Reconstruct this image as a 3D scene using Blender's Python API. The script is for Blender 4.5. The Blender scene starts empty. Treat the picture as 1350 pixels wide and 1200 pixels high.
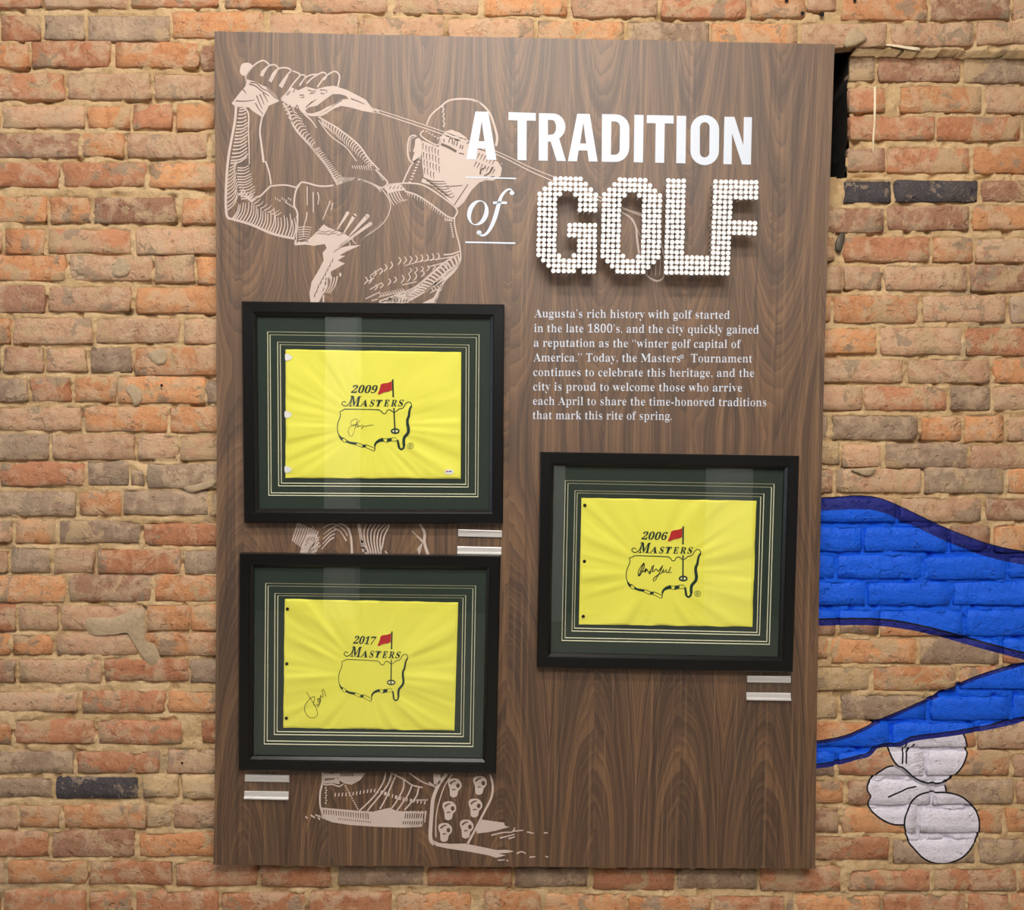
import bpy, math, random
import numpy as np
from mathutils import Vector, Matrix, noise
from mathutils.geometry import tessellate_polygon

random.seed(7)
scn = bpy.context.scene
COL = scn.collection

# ------------------------------------------------------------------ camera
PHW, PHH, FPX = 1350.0, 1200.0, 1230.0
_px = np.array([(282.7, 41.3), (1100.5, 58.5), (1074.9, 1145.6), (281.5, 1140.4)])
_uv = np.array([(0, 0), (1, 0), (1, 1), (0, 1)], float)
_A = []
for (X, Y), (x, y) in zip(_uv, _px):
    _A.append([X, Y, 1, 0, 0, 0, -x * X, -x * Y, -x])
    _A.append([0, 0, 0, X, Y, 1, -y * X, -y * Y, -y])
_H = np.linalg.svd(np.array(_A))[2][-1].reshape(3, 3)
_K = np.array([[FPX, 0, PHW / 2], [0, FPX, PHH / 2], [0, 0, 1]])
_M = np.linalg.inv(_K) @ _H
if _M[2, 2] < 0:
    _M = -_M
_s = 1.55 / np.linalg.norm(_M[:, 0])
_r1 = _M[:, 0] / np.linalg.norm(_M[:, 0]); _r2 = _M[:, 1] / np.linalg.norm(_M[:, 1])
_R = np.stack([_r1, _r2, np.cross(_r1, _r2)], 1)
_U, _S, _V = np.linalg.svd(_R)
_R = _U @ _V
_D = float((_M[:, 2] * _s) @ _R[:, 2])
YB = -0.046                                     # front of the display board; brick faces are about y = 0
CAM = Vector((0.0, YB - _D, 1.62))


def l2w(v):                                      # board-local (right, down, into wall) to world
    return Vector((v[0], v[2], -v[1]))


cam_d = bpy.data.cameras.new('camera')
cam = bpy.data.objects.new('camera', cam_d)
COL.objects.link(cam)
_cx, _cy, _cz = l2w(_R[0]), l2w(_R[1]), l2w(_R[2])
_m3 = Matrix((_cx, -_cy, -_cz)).transposed()
cam.matrix_world = Matrix.Translation(CAM) @ _m3.to_4x4()
cam_d.sensor_fit = 'HORIZONTAL'
cam_d.sensor_width = 36.0
cam_d.lens = FPX / PHW * 36.0
cam_d.clip_start = 0.05
scn.camera = cam

# ------------------------------------------------------------------ world, lights, exposure
world = bpy.data.worlds.new('world')
scn.world = world
world.use_nodes = True
world.node_tree.nodes['Background'].inputs[0].default_value = (0.75, 0.85, 1.0, 1)
world.node_tree.nodes['Background'].inputs[1].default_value = 0.3
scn.view_settings.view_transform = 'Standard'
scn.view_settings.look = 'None'
scn.view_settings.exposure = 0.0
scn.view_settings.gamma = 1.0
scn.view_settings.use_curve_mapping = False

XL, XR, YF, ZC = -3.2, 3.6, -5.6, 3.75


def area(name, loc, target, sx, sy, power, col):
    d = bpy.data.lights.new(name, 'AREA')
    d.shape = 'RECTANGLE'; d.size = sx; d.size_y = sy
    d.energy = power; d.color = col
    o = bpy.data.objects.new(name, d)
    COL.objects.link(o)
    o.location = loc
    o.rotation_euler = (Vector(target) - Vector(loc)).to_track_quat('-Z', 'Y').to_euler()
    return o


area('ceiling_lamp_light', (-0.15, -1.75, ZC - 0.16), (0.0, -0.2, 1.9), 1.7, 0.24, 50, (1.0, 0.95, 0.89))
area('added_pilaster_light', (0.2, -4.7, ZC - 0.16), (0.2, -5.6, 1.6), 3.2, 0.2, 42, (0.92, 0.97, 1.0))  # added fill, brightens the pilasters mirrored in the picture glass
area('room_lamp_light', (0.3, -3.3, ZC - 0.16), (0.3, -2.6, 0.0), 2.2, 1.2, 100, (1.0, 0.965, 0.92))


# ------------------------------------------------------------------ helpers
def P(px, py, Y):
    v = l2w(_R.T @ np.array([(px - PHW / 2) / FPX, (py - PHH / 2) / FPX, 1.0]))
    return CAM + v * ((Y - CAM.y) / v.y)


def mesh_obj(name, verts, faces, mat=None, parent=None, smooth=False, link=True):
    me = bpy.data.meshes.new(name)
    me.from_pydata([tuple(v) for v in verts], [], faces)
    me.update()
    if smooth:
        me.polygons.foreach_set('use_smooth', [True] * len(me.polygons))
    o = bpy.data.objects.new(name, me)
    if mat:
        me.materials.append(mat)
    if link:
        COL.objects.link(o)
    if parent is not None:
        o.parent = parent
        if parent.type == 'EMPTY':
            o.matrix_parent_inverse = Matrix.Translation(-parent.location)
    return o


def thing(name, loc, label, cat, group=None):
    o = bpy.data.objects.new(name, None)
    o.empty_display_size = 0.05
    o.location = loc
    COL.objects.link(o)
    o['label'] = label; o['category'] = cat
    if group:
        o['group'] = group
    return o


class MB:
    def __init__(s):
        s.v = []; s.f = []

    def add(s, vs, fs):
        n = len(s.v)
        s.v += [Vector(v) for v in vs]
        s.f += [tuple(i + n for i in f) for f in fs]

    def box(s, a, b):
        x0, y0, z0 = a; x1, y1, z1 = b
        s.add([(x0, y0, z0), (x1, y0, z0), (x1, y1, z0), (x0, y1, z0), (x0, y0, z1), (x1, y0, z1), (x1, y1, z1), (x0, y1, z1)],
              [(0, 3, 2, 1), (4, 5, 6, 7), (0, 1, 5, 4), (1, 2, 6, 5), (2, 3, 7, 6), (3, 0, 4, 7)])

    def obj(s, name, mat=None, parent=None, smooth=False):
        return mesh_obj(name, s.v, s.f, mat, parent, smooth)


def lathe(mb, c, prof, n=14, axis=Vector((0, -1, 0)), cap=True):
    a = axis.normalized()
    e1 = Vector((1, 0, 0)); e1 = (e1 - a * e1.dot(a)).normalized(); e2 = a.cross(e1)
    vs = []; fs = []
    for (r, h) in prof:
        for k in range(n):
            t = 2 * math.pi * k / n
            vs.append(Vector(c) + a * h + (e1 * math.cos(t) + e2 * math.sin(t)) * r)
    for i in range(len(prof) - 1):
        for k in range(n):
            k2 = (k + 1) % n
            fs.append((i * n + k, i * n + k2, (i + 1) * n + k2, (i + 1) * n + k))
    if cap:
        fs.append(tuple(range(n))[::-1])
        fs.append(tuple((len(prof) - 1) * n + k for k in range(n)))
    mb.add(vs, fs)


def catmull(pts, step=2.0, closed=False):
    pts = [tuple(p) for p in pts]
    n = len(pts)
    if n < 3:
        out = []
        (x0, y0), (x1, y1) = pts[0], pts[-1]
        m = max(1, int(math.hypot(x1 - x0, y1 - y0) / step / 3))
        return [(x0 + (x1 - x0) * i / m, y0 + (y1 - y0) * i / m) for i in range(m + 1)]
    out = []
    rng = range(n) if closed else range(n - 1)
    for i in rng:
        p0 = pts[(i - 1) % n] if closed or i > 0 else pts[i]
        p1 = pts[i]; p2 = pts[(i + 1) % n]
        p3 = pts[(i + 2) % n] if closed or i + 2 < n else p2
        m = max(1, int(math.hypot(p2[0] - p1[0], p2[1] - p1[1]) / step))
        for k in range(m):
            t = k / m
            out.append(tuple(0.5 * (2 * p1[j] + (p2[j] - p0[j]) * t + (2 * p0[j] - 5 * p1[j] + 4 * p2[j] - p3[j]) * t * t
                                    + (-p0[j] + 3 * p1[j] - 3 * p2[j] + p3[j]) * t ** 3) for j in range(2)))
    if not closed:
        out.append(pts[-1])
    return out


class Draw:
    """Flat print: strokes and filled shapes given in photograph pixels, laid on a real surface."""
    def __init__(s, surf):
        s.mb = MB(); s.surf = surf; s.o = (0, 0, 1.0)

    def frame(s, ox, oy, sc):
        s.o = (ox, oy, sc); return s

    def T(s, p):
        ox, oy, sc = s.o
        return (ox + p[0] / sc, oy + p[1] / sc)

    def stroke(s, pts, w0=2.0, w1=None, wm=None, smooth=True, closed=False, step=2.0):
        q = [s.T(p) for p in pts]
        q = catmull(q, step, closed) if smooth else q
        if closed:
            q = q + [q[0]]
        n = len(q)
        if n < 2:
            return
        if w1 is None:
            w1 = w0
        vs = []
        for i in range(n):
            a = q[max(0, i - 1)]; b = q[min(n - 1, i + 1)]
            dx, dy = b[0] - a[0], b[1] - a[1]
            l = math.hypot(dx, dy) or 1
            t = i / (n - 1)
            w = w0 + (w1 - w0) * t
            if wm is not None:
                w = w + (wm - (w0 + w1) / 2) * math.sin(math.pi * t)
            nx, ny = -dy / l * w / 2, dx / l * w / 2
            vs.append(s.surf(q[i][0] + nx, q[i][1] + ny)); vs.append(s.surf(q[i][0] - nx, q[i][1] - ny))
        s.mb.add(vs, [(2 * i, 2 * i + 2, 2 * i + 3, 2 * i + 1) for i in range(n - 1)])

    def fill(s, pts, smooth=False, holes=()):
        loops = [[s.T(p) for p in pts]] + [[s.T(p) for p in h] for h in holes]
        if smooth:
            loops = [catmull(l, 2.5, True) for l in loops]
        tri = tessellate_polygon([[Vector((p[0], p[1], 0)) for p in l] for l in loops])
        flat = [p for l in loops for p in l]
        s.mb.add([s.surf(*p) for p in flat], [tuple(t) for t in tri])

    def disc(s, cx, cy, rx, ry=None, n=14):
        ry = ry or rx
        s.fill([(cx + rx * math.cos(2 * math.pi * k / n), cy + ry * math.sin(2 * math.pi * k / n)) for k in range(n)])

    def ring(s, cx, cy, rx, ry, w, n=20):
        s.stroke([(cx + rx * math.cos(2 * math.pi * k / n), cy + ry * math.sin(2 * math.pi * k / n)) for k in range(n)], w, closed=True, smooth=False)

    def obj(s, name, mat, parent):
        return s.mb.obj(name, mat, parent)


_gl = {}


def glyphs(text, offset=0.0, shear=0.0, space=1.0, thin=None):
    key = (text, offset, shear, space, thin)
    if key in _gl:
        return _gl[key]
    c = bpy.data.curves.new('tmp', 'FONT')
    c.body = text; c.offset = offset; c.shear = shear; c.space_character = space; c.resolution_u = 3
    o = bpy.data.objects.new('tmp', c)
    COL.objects.link(o)
    bpy.context.view_layer.update()
    me = bpy.data.meshes.new_from_object(o)
    V = [(v.co.x, v.co.y) for v in me.vertices]
    F = [tuple(p.vertices) for p in me.polygons]
    if thin:
        loc = {}; nid = []
        for v in V:
            nid.append(loc.setdefault((round(v[0], 5), round(v[1], 5)), len(loc)))
        cnt = {}
        for f in F:
            for i in range(len(f)):
                a, b_ = nid[f[i]], nid[f[(i + 1) % len(f)]]
                cnt[(a, b_)] = cnt.get((a, b_), 0) + 1
        pts = list(loc.keys()); acc = {}
        for (a, b_) in cnt:
            if (b_, a) in cnt:
                continue
            dx, dy = pts[b_][0] - pts[a][0], pts[b_][1] - pts[a][1]
            l = math.hypot(dx, dy) or 1
            for q in (a, b_):
                e = acc.setdefault(q, [0.0, 0.0]); e[0] += dy / l; e[1] -= dx / l
        # outward normals assume counter-clockwise faces; flip when the mesh is wound the other way
        area_ = 0.0
        for f in F:
            for i in range(len(f)):
                p, q = V[f[i]], V[f[(i + 1) % len(f)]]
                area_ += p[0] * q[1] - q[0] * p[1]
        sg_ = 1.0 if area_ > 0 else -1.0
        out_ = []
        for k, v in enumerate(V):
            e = acc.get(nid[k])
            if e is None:
                out_.append(v); continue
            l = math.hypot(*e) or 1
            out_.append((v[0] - sg_ * e[0] / l * thin[0], v[1] + sg_ * e[1] / l * thin[1]))
        V = out_
    bpy.data.objects.remove(o); bpy.data.curves.remove(c); bpy.data.meshes.remove(me)
    _gl[key] = (V, F)
    return V, F


def serif(t, ital=False, bi=False):
    out = ''
    for ch in t:
        o = ord(ch)
        if 'A' <= ch <= 'Z':
            out += chr((0x1D468 if bi else 0x1D434 if ital else 0x1D400) + o - 65)
        elif 'a' <= ch <= 'z':
            if ital and ch == 'h':
                out += '\u210e'
            else:
                out += chr((0x1D482 if bi else 0x1D44E if ital else 0x1D41A) + o - 97)
        elif '0' <= ch <= '9':
            out += chr(0x1D7CE + o - 48)
        else:
            out += ch
    return out


def put_text(mb, surf, V, F, x0, y0, x1, y1, cap):
    """baseline from pixel (x0,y0) to (x1,y1), capital height cap in pixels (glyph space capital height about 0.68)"""
    a = min(v[0] for v in V); b = max(v[0] for v in V)
    sx = 1.0 / (b - a)
    vs = []
    for (x, y) in V:
        t = (x - a) * sx
        vs.append(surf(x0 + (x1 - x0) * t + y / 0.68 * cap * (y1 - y0) / max(1e-6, x1 - x0) * 1.0, y0 + (y1 - y0) * t - y / 0.68 * cap))
    mb.add(vs, F)


# ------------------------------------------------------------------ materials
def lin(h):
    def f(c):
        c /= 255.0
        return c / 12.92 if c <= 0.04045 else ((c + 0.055) / 1.055) ** 2.4
    return (f(h[0]), f(h[1]), f(h[2]), 1.0)


class NT:
    def __init__(s, name):
        s.m = bpy.data.materials.new(name); s.m.use_nodes = True
        s.t = s.m.node_tree; s.b = s.t.nodes['Principled BSDF']

    def n(s, typ, **kw):
        nd = s.t.nodes.new(typ)
        for k, v in kw.items():
            setattr(nd, k, v)
        return nd

    def set(s, sock, v):
        if hasattr(v, 'is_output') or isinstance(v, bpy.types.NodeSocket):
            s.t.links.new(v, sock)
        elif v is not None:
            sock.default_value = v

    def math(s, op, a, b=None, c=None, clamp=False):
        nd = s.n('ShaderNodeMath', operation=op); nd.use_clamp = clamp
        s.set(nd.inputs[0], a); s.set(nd.inputs[1], b)
        if c is not None:
            s.set(nd.inputs[2], c)
        return nd.outputs[0]

    def noise(s, vec, scale, detail=4.0, rough=0.55, dist=0.0):
        nd = s.n('ShaderNodeTexNoise')
        s.set(nd.inputs['Vector'], vec)
        nd.inputs['Scale'].default_value = scale; nd.inputs['Detail'].default_value = detail
        nd.inputs['Roughness'].default_value = rough; nd.inputs['Distortion'].default_value = dist
        return nd.outputs['Fac']

    def ramp(s, fac, a, b, clamp=True):
        nd = s.n('ShaderNodeMapRange'); nd.clamp = clamp; nd.interpolation_type = 'SMOOTHSTEP'
        s.set(nd.inputs[0], fac); nd.inputs[1].default_value = a; nd.inputs[2].default_value = b
        return nd.outputs[0]

    def mix(s, fac, a, b, mode='MIX'):
        nd = s.n('ShaderNodeMix', data_type='RGBA', blend_type=mode)
        s.set(nd.inputs[0], fac); s.set(nd.inputs[6], a); s.set(nd.inputs[7], b)
        return nd.outputs[2]

    def pos(s):
        return s.n('ShaderNodeNewGeometry').outputs['Position']

    def scale(s, vec, sc, loc=(0, 0, 0)):
        nd = s.n('ShaderNodeMapping')
        s.set(nd.inputs[0], vec)
        nd.inputs['Scale'].default_value = sc; nd.inputs['Location'].default_value = loc
        return nd.outputs[0]

    def sep(s, vec):
        nd = s.n('ShaderNodeSeparateXYZ'); s.set(nd.inputs[0], vec); return nd.outputs

    def bump(s, h, strength, dist):
        nd = s.n('ShaderNodeBump'); nd.inputs['Strength'].default_value = strength; nd.inputs['Distance'].default_value = dist
        s.set(nd.inputs['Height'], h); s.t.links.new(nd.outputs[0], s.b.inputs['Normal'])
        return nd

    def out(s, col=None, rough=None, metal=None, spec=None):
        s.set(s.b.inputs['Base Color'], col)
        if rough is not None: s.set(s.b.inputs['Roughness'], rough)
        if metal is not None: s.set(s.b.inputs['Metallic'], metal)
        if spec is not None: s.set(s.b.inputs['Specular IOR Level'], spec)
        return s.m


def simple(name, col, rough=0.5, metal=0.0, spec=0.5, vary=0.04, nscale=60.0, bump=0.0):
    t = NT(name)
    c = lin(col)
    nz = t.noise(t.pos(), nscale, 3)
    dark = tuple(x * (1 - vary * 3) for x in c[:3]) + (1,)
    t.out(t.mix(nz, dark, tuple(min(1, x * (1 + vary)) for x in c[:3]) + (1,)), rough, metal, spec)
    if bump:
        t.bump(nz, 0.5, bump)
    return t.m


# ---- the painted mural: shapes as curves in wall coordinates (x, z), painted over brick and mortar
def fcurve(t, x, pts, x0, x1, y0, y1):
    nd = t.n('ShaderNodeFloatCurve')
    cv = nd.mapping.curves[0]
    nd.mapping.use_clip = False
    q = [((a - x0) / (x1 - x0), (b - y0) / (y1 - y0)) for a, b in pts]
    cv.points[0].location = q[0]; cv.points[1].location = q[-1]
    for p in q[1:-1]:
        cv.points.new(*p)
    nd.mapping.update()
    t.set(nd.inputs['Value'], t.math('DIVIDE', t.math('SUBTRACT', x, x0), x1 - x0))
    return t.math('ADD', t.math('MULTIPLY', nd.outputs[0], y1 - y0), y0)


def wallpts(pts):
    return [(lambda v: (v.x, v.z))(P(x, y, 0.0)) for x, y in pts]


RIB = dict(
    a0=[(1060, 658), (1083, 657), (1110, 655.5), (1137, 654.5), (1155, 656.5), (1173, 662.5), (1188, 669), (1203, 676), (1230, 689), (1270, 706), (1320, 722), (1370, 730)],
    a1=[(1060, 674), (1083, 673), (1110, 671.7), (1137, 671.2), (1150, 672.5), (1167, 677), (1185, 686), (1203, 693), (1230, 706), (1270, 723), (1320, 739), (1370, 747)],
    b0=[(1060, 817), (1080, 816.3), (1110, 815.5), (1137, 815.2), (1163, 816.5), (1183, 819), (1203, 822.5), (1240, 831), (1290, 845), (1370, 866)],
    b1=[(1060, 825.3), (1080, 824.8), (1110, 824.3), (1137, 824), (1163, 825.4), (1183, 828), (1203, 831), (1240, 840), (1290, 854), (1370, 875)],
    c0=[(1060, 977), (1077, 975.6), (1097, 973), (1117, 968), (1130, 962), (1143, 956), (1157, 949.3), (1170, 944), (1183, 938.7), (1203, 930), (1240, 912), (1290, 890), (1370, 868)],
    c1=[(1060, 981.5), (1077, 980.4), (1097, 978), (1117, 973), (1130, 967), (1143, 961), (1157, 954.3), (1170, 949), (1183, 943.7), (1203, 935), (1240, 917), (1290, 895), (1370, 873)],
    d0=[(1060, 1009), (1077, 1007), (1097, 1004), (1117, 999), (1130, 995.5), (1142, 993), (1150, 987.5), (1163, 980.5), (1183, 979.3), (1193, 974), (1203, 970.5), (1240, 966), (1290, 958), (1370, 940)],
    d1=[(1060, 1015), (1077, 1013), (1097, 1010), (1117, 1004.5), (1130, 1000.5), (1142, 998), (1151, 992), (1163, 985.5), (1183, 984.5), (1194, 980), (1203, 977), (1240, 972), (1290, 964), (1370, 946)],
)
PETAL = [
    ((1180, 1046), [(1142.8, 1037), (1147, 1049), (1144, 1058), (1146, 1065), (1156.5, 1076), (1167, 1083), (1177, 1087), (1190, 1087.5), (1215, 1085), (1240, 1066), (1246, 1040), (1225, 1018), (1200, 1011), (1189, 1010.6), (1180, 1009.6), (1171, 1010.2), (1161, 1015), (1150, 1024), (1145, 1031)]),
    ((1222, 980), [(1170, 984), (1172, 990), (1175.5, 999), (1183, 1009), (1190, 1012), (1197, 1018), (1204, 1024.5), (1222, 1032), (1252, 1026), (1272, 1000), (1268, 965), (1240, 945), (1210, 942), (1180, 958)]),
    ((1238, 1085), [(1192, 1087), (1194.5, 1100), (1198, 1111), (1204, 1118), (1222, 1134), (1255, 1136), (1284, 1112), (1290, 1080), (1270, 1052), (1238, 1044), (1212, 1048), (1203, 1055), (1197, 1066), (1193, 1078)]),
]


def mural(t, base, rough):
    """returns (colour, roughness) with the mural painted over"""
    p = t.sep(t.pos()); x, z = p[0], p[2]
    BLUE, NAVY, BLACK, WHITE, GREY = lin((16, 98, 240)), lin((28, 38, 128)), lin((8, 8, 20)), lin((238, 232, 246)), lin((170, 165, 180))
    wob = t.math('MULTIPLY', t.math('SUBTRACT', t.noise(t.pos(), 60, 2), 0.5), 0.0016)
    z = t.math('ADD', z, wob)
    wx0, wx1 = P(1055, 800, 0).x, P(1375, 800, 0).x

    def C(k):
        pts = wallpts(RIB[k])
        zs = [q[1] for q in pts]
        return fcurve(t, x, pts, wx0, wx1, min(zs) - 0.01, max(zs) + 0.01)
    inx = t.math('GREATER_THAN', x, wx0)
    col = base; mask = None
    px = P(1001, 700, 0).x - P(1000, 700, 0).x

    def band(col, lo, hi, c):
        m = t.math('MULTIPLY', t.math('MULTIPLY', t.math('LESS_THAN', z, hi), t.math('GREATER_THAN', z, lo)), inx)
        return t.mix(m, col, c), m
    a0, a1, b0, b1 = C('a0'), C('a1'), C('b0'), C('b1')
    c0, c1, d0, d1 = C('c0'), C('c1'), C('d0'), C('d1')
    col, m1 = band(col, b1, t.math('ADD', a0, px * 1.15), BLACK)
    col, _ = band(col, b1, a0, NAVY)
    col, _ = band(col, t.math('ADD', b0, -px * 1.6), a0, BLACK) if False else (col, None)
    col, _ = band(col, b0, a1, BLUE)
    bl = t.math('MULTIPLY', t.math('LESS_THAN', t.math('ABSOLUTE', t.math('SUBTRACT', z, b0)), px * 1.15), inx)
    col = t.mix(bl, col, BLACK)
    masks = [m1]
    cols = []
    for (c, poly) in PETAL:
        cw = wallpts([c])[0]
        pw = wallpts(poly)
        dx = t.math('SUBTRACT', x, cw[0]); dz = t.math('SUBTRACT', z, cw[1])
        ang = t.math('ARCTAN2', dz, dx)
        r = t.math('SQRT', t.math('ADD', t.math('MULTIPLY', dx, dx), t.math('MULTIPLY', dz, dz)))
        pol = sorted((math.atan2(b - cw[1], a - cw[0]), math.hypot(a - cw[0], b - cw[1])) for a, b in pw)
        # radius at +-pi
        (a1_, r1_), (a2_, r2_) = pol[-1], pol[0]
        f = (math.pi - a1_) / ((a2_ + 2 * math.pi) - a1_)
        re = r1_ + (r2_ - r1_) * f
        pol = [(-math.pi, re)] + pol + [(math.pi, re)]
        R = fcurve(t, ang, pol, -math.pi, math.pi, 0.0, 0.2)
        d = t.math('SUBTRACT', r, R)
        m = t.math('LESS_THAN', d, px * 1.15)
        inner = t.math('LESS_THAN', d, -px * 1.15)
        grey = t.math('MULTIPLY', t.math('GREATER_THAN', d, -px * 4.2), t.math('GREATER_THAN', dx, 9.0))
        if c[0] > 1200:
            col = t.mix(t.math('MULTIPLY', t.math('LESS_THAN', d, px * 4.5), masks[-1]), col, GREY)
        col = t.mix(m, col, BLACK); col = t.mix(inner, col, WHITE)
        col = t.mix(t.math('MULTIPLY', inner, grey), col, GREY)
        masks.append(m)
    # crease lines on the petals
    for (q0, q1) in (((1170.5, 1050), (1196, 1039.5)), ((1196, 1039.5), (1207, 1037)), ((1194, 1006), (1194.5, 991)), ((1194.5, 991), (1204, 981)), ((1189, 1006), (1190, 988)), ((1190, 988), (1196, 976))):
        (ax, az), (bx, bz) = wallpts([q0])[0], wallpts([q1])[0]
        L2 = (bx - ax) ** 2 + (bz - az) ** 2
        dx = t.math('SUBTRACT', x, ax); dz = t.math('SUBTRACT', z, az)
        h = t.math('DIVIDE', t.math('ADD', t.math('MULTIPLY', dx, bx - ax), t.math('MULTIPLY', dz, bz - az)), L2, clamp=True)
        ex = t.math('SUBTRACT', dx, t.math('MULTIPLY', h, bx - ax)); ez = t.math('SUBTRACT', dz, t.math('MULTIPLY', h, bz - az))
        dd = t.math('SQRT', t.math('ADD', t.math('MULTIPLY', ex, ex), t.math('MULTIPLY', ez, ez)))
        col = t.mix(t.math('LESS_THAN', dd, px * 1.1), col, BLACK)
    col, m2 = band(col, d1, t.math('ADD', c0, px * 0.4), BLACK)
    col, _ = band(col, d1, t.math('SUBTRACT', c0, px * 1.2), NAVY)
    col, _ = band(col, d0, c1, BLUE)
    masks.append(m2)
    bl = t.math('MULTIPLY', t.math('LESS_THAN', t.math('ABSOLUTE', t.math('SUBTRACT', z, d0)), px * 0.8), inx)
    col = t.mix(bl, col, BLACK)
    mm = masks[0]
    for k in masks[1:]:
        mm = t.math('MAXIMUM', mm, k)
    rg = t.math('ADD', t.math('MULTIPLY', mm, 0.36 - rough), rough)
    return col, rg, mm


def mat_brick():
    t = NT('brick')
    pos = t.pos()
    oi = t.n('ShaderNodeObjectInfo')
    rnd = oi.outputs['Random']
    off = t.n('ShaderNodeVectorMath', operation='ADD')
    t.set(off.inputs[0], pos)
    cb = t.n('ShaderNodeCombineXYZ')
    t.set(cb.inputs[1], t.math('MULTIPLY', rnd, 37.0))
    t.set(off.inputs[1], cb.outputs[0])
    v = off.outputs[0]
    base = oi.outputs['Color']
    n1 = t.noise(v, 14, 5, 0.6, 0.6)
    n2 = t.noise(v, 45, 6, 0.65)
    n3 = t.noise(v, 220, 4, 0.6)
    n4 = t.noise(v, 9, 4, 0.6, 1.0)
    n5 = t.noise(v, 13, 5, 0.65, 0.3)
    n6 = t.noise(v, 38, 4, 0.6, 0.3)
    n7 = t.noise(v, 21, 6, 0.7, 0.2)
    lum = t.sep(base)
    isl = t.ramp(lum[0], 0.06, 0.16)
    pale = t.mix(0.62, base, lin((206, 178, 146)))
    deep = t.mix(1.0, base, (0.78, 0.68, 0.64, 1), 'MULTIPLY')
    c = t.mix(t.math('MULTIPLY', t.ramp(n1, 0.47, 0.60), isl), base, pale)
    c = t.mix(t.math('MULTIPLY', t.ramp(n2, 0.50, 0.66), 0.75), c, deep)
    c = t.mix(t.math('MULTIPLY', t.ramp(n7, 0.56, 0.60), 0.55), c, pale)
    c = t.mix(t.math('MULTIPLY', t.ramp(n4, 0.58, 0.61), t.math('MULTIPLY', isl, 0.80)), c, lin((196, 166, 128)))
    c = t.mix(t.math('MULTIPLY', t.ramp(n5, 0.58, 0.61), t.math('MULTIPLY', isl, 0.75)), c, lin((158, 138, 114)))
    c = t.mix(t.math('MULTIPLY', t.ramp(n3, 0.60, 0.72), 0.35), c, lin((226, 200, 168)))
    c = t.mix(t.math('MULTIPLY', t.ramp(n3, 0.38, 0.27), 0.65), c, lin((88, 56, 40)))
    # mortar dragged over the arrises
    c, rg, mm = mural(t, c, 0.88)
    t.out(c, rg, spec=0.35)
    h = t.math('ADD', t.math('MULTIPLY', n2, 0.8), t.math('MULTIPLY', n3, 0.35))
    h = t.math('ADD', h, t.math('MULTIPLY', n1, 0.9))
    h = t.math('ADD', h, t.math('MULTIPLY', t.ramp(n6, 0.30, 0.42), 0.45))
    h = t.math('ADD', h, t.math('MULTIPLY', t.ramp(n7, 0.485, 0.515), 0.10))
    t.bump(h, 1.0, 0.0062)
    return t.m


def mat_mortar():
    t = NT('mortar')
    pos = t.pos()
    n1 = t.noise(pos, 10, 5, 0.6, 0.5)
    n2 = t.noise(pos, 70, 6, 0.7)
    n3 = t.noise(pos, 300, 3, 0.6)
    n4 = t.noise(pos, 4.5, 3, 0.5, 0.6)
    c = t.mix(t.ramp(n1, 0.35, 0.65), lin((204, 170, 124)), lin((228, 196, 150)))
    c = t.mix(t.math('MULTIPLY', t.ramp(n2, 0.54, 0.72), 0.6), c, lin((168, 134, 98)))
    c = t.mix(t.math('MULTIPLY', t.ramp(n3, 0.60, 0.75), 0.5), c, lin((240, 218, 180)))
    c = t.mix(t.math('MULTIPLY', t.ramp(n4, 0.62, 0.66), 0.6), c, lin((168, 146, 118)))
    c, rg, mm = mural(t, c, 0.95)
    t.out(c, rg, spec=0.25)
    h = t.math('ADD', n2, t.math('MULTIPLY', n3, 0.4))
    t.bump(h, 1.0, 0.007)
    return t.m


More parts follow.
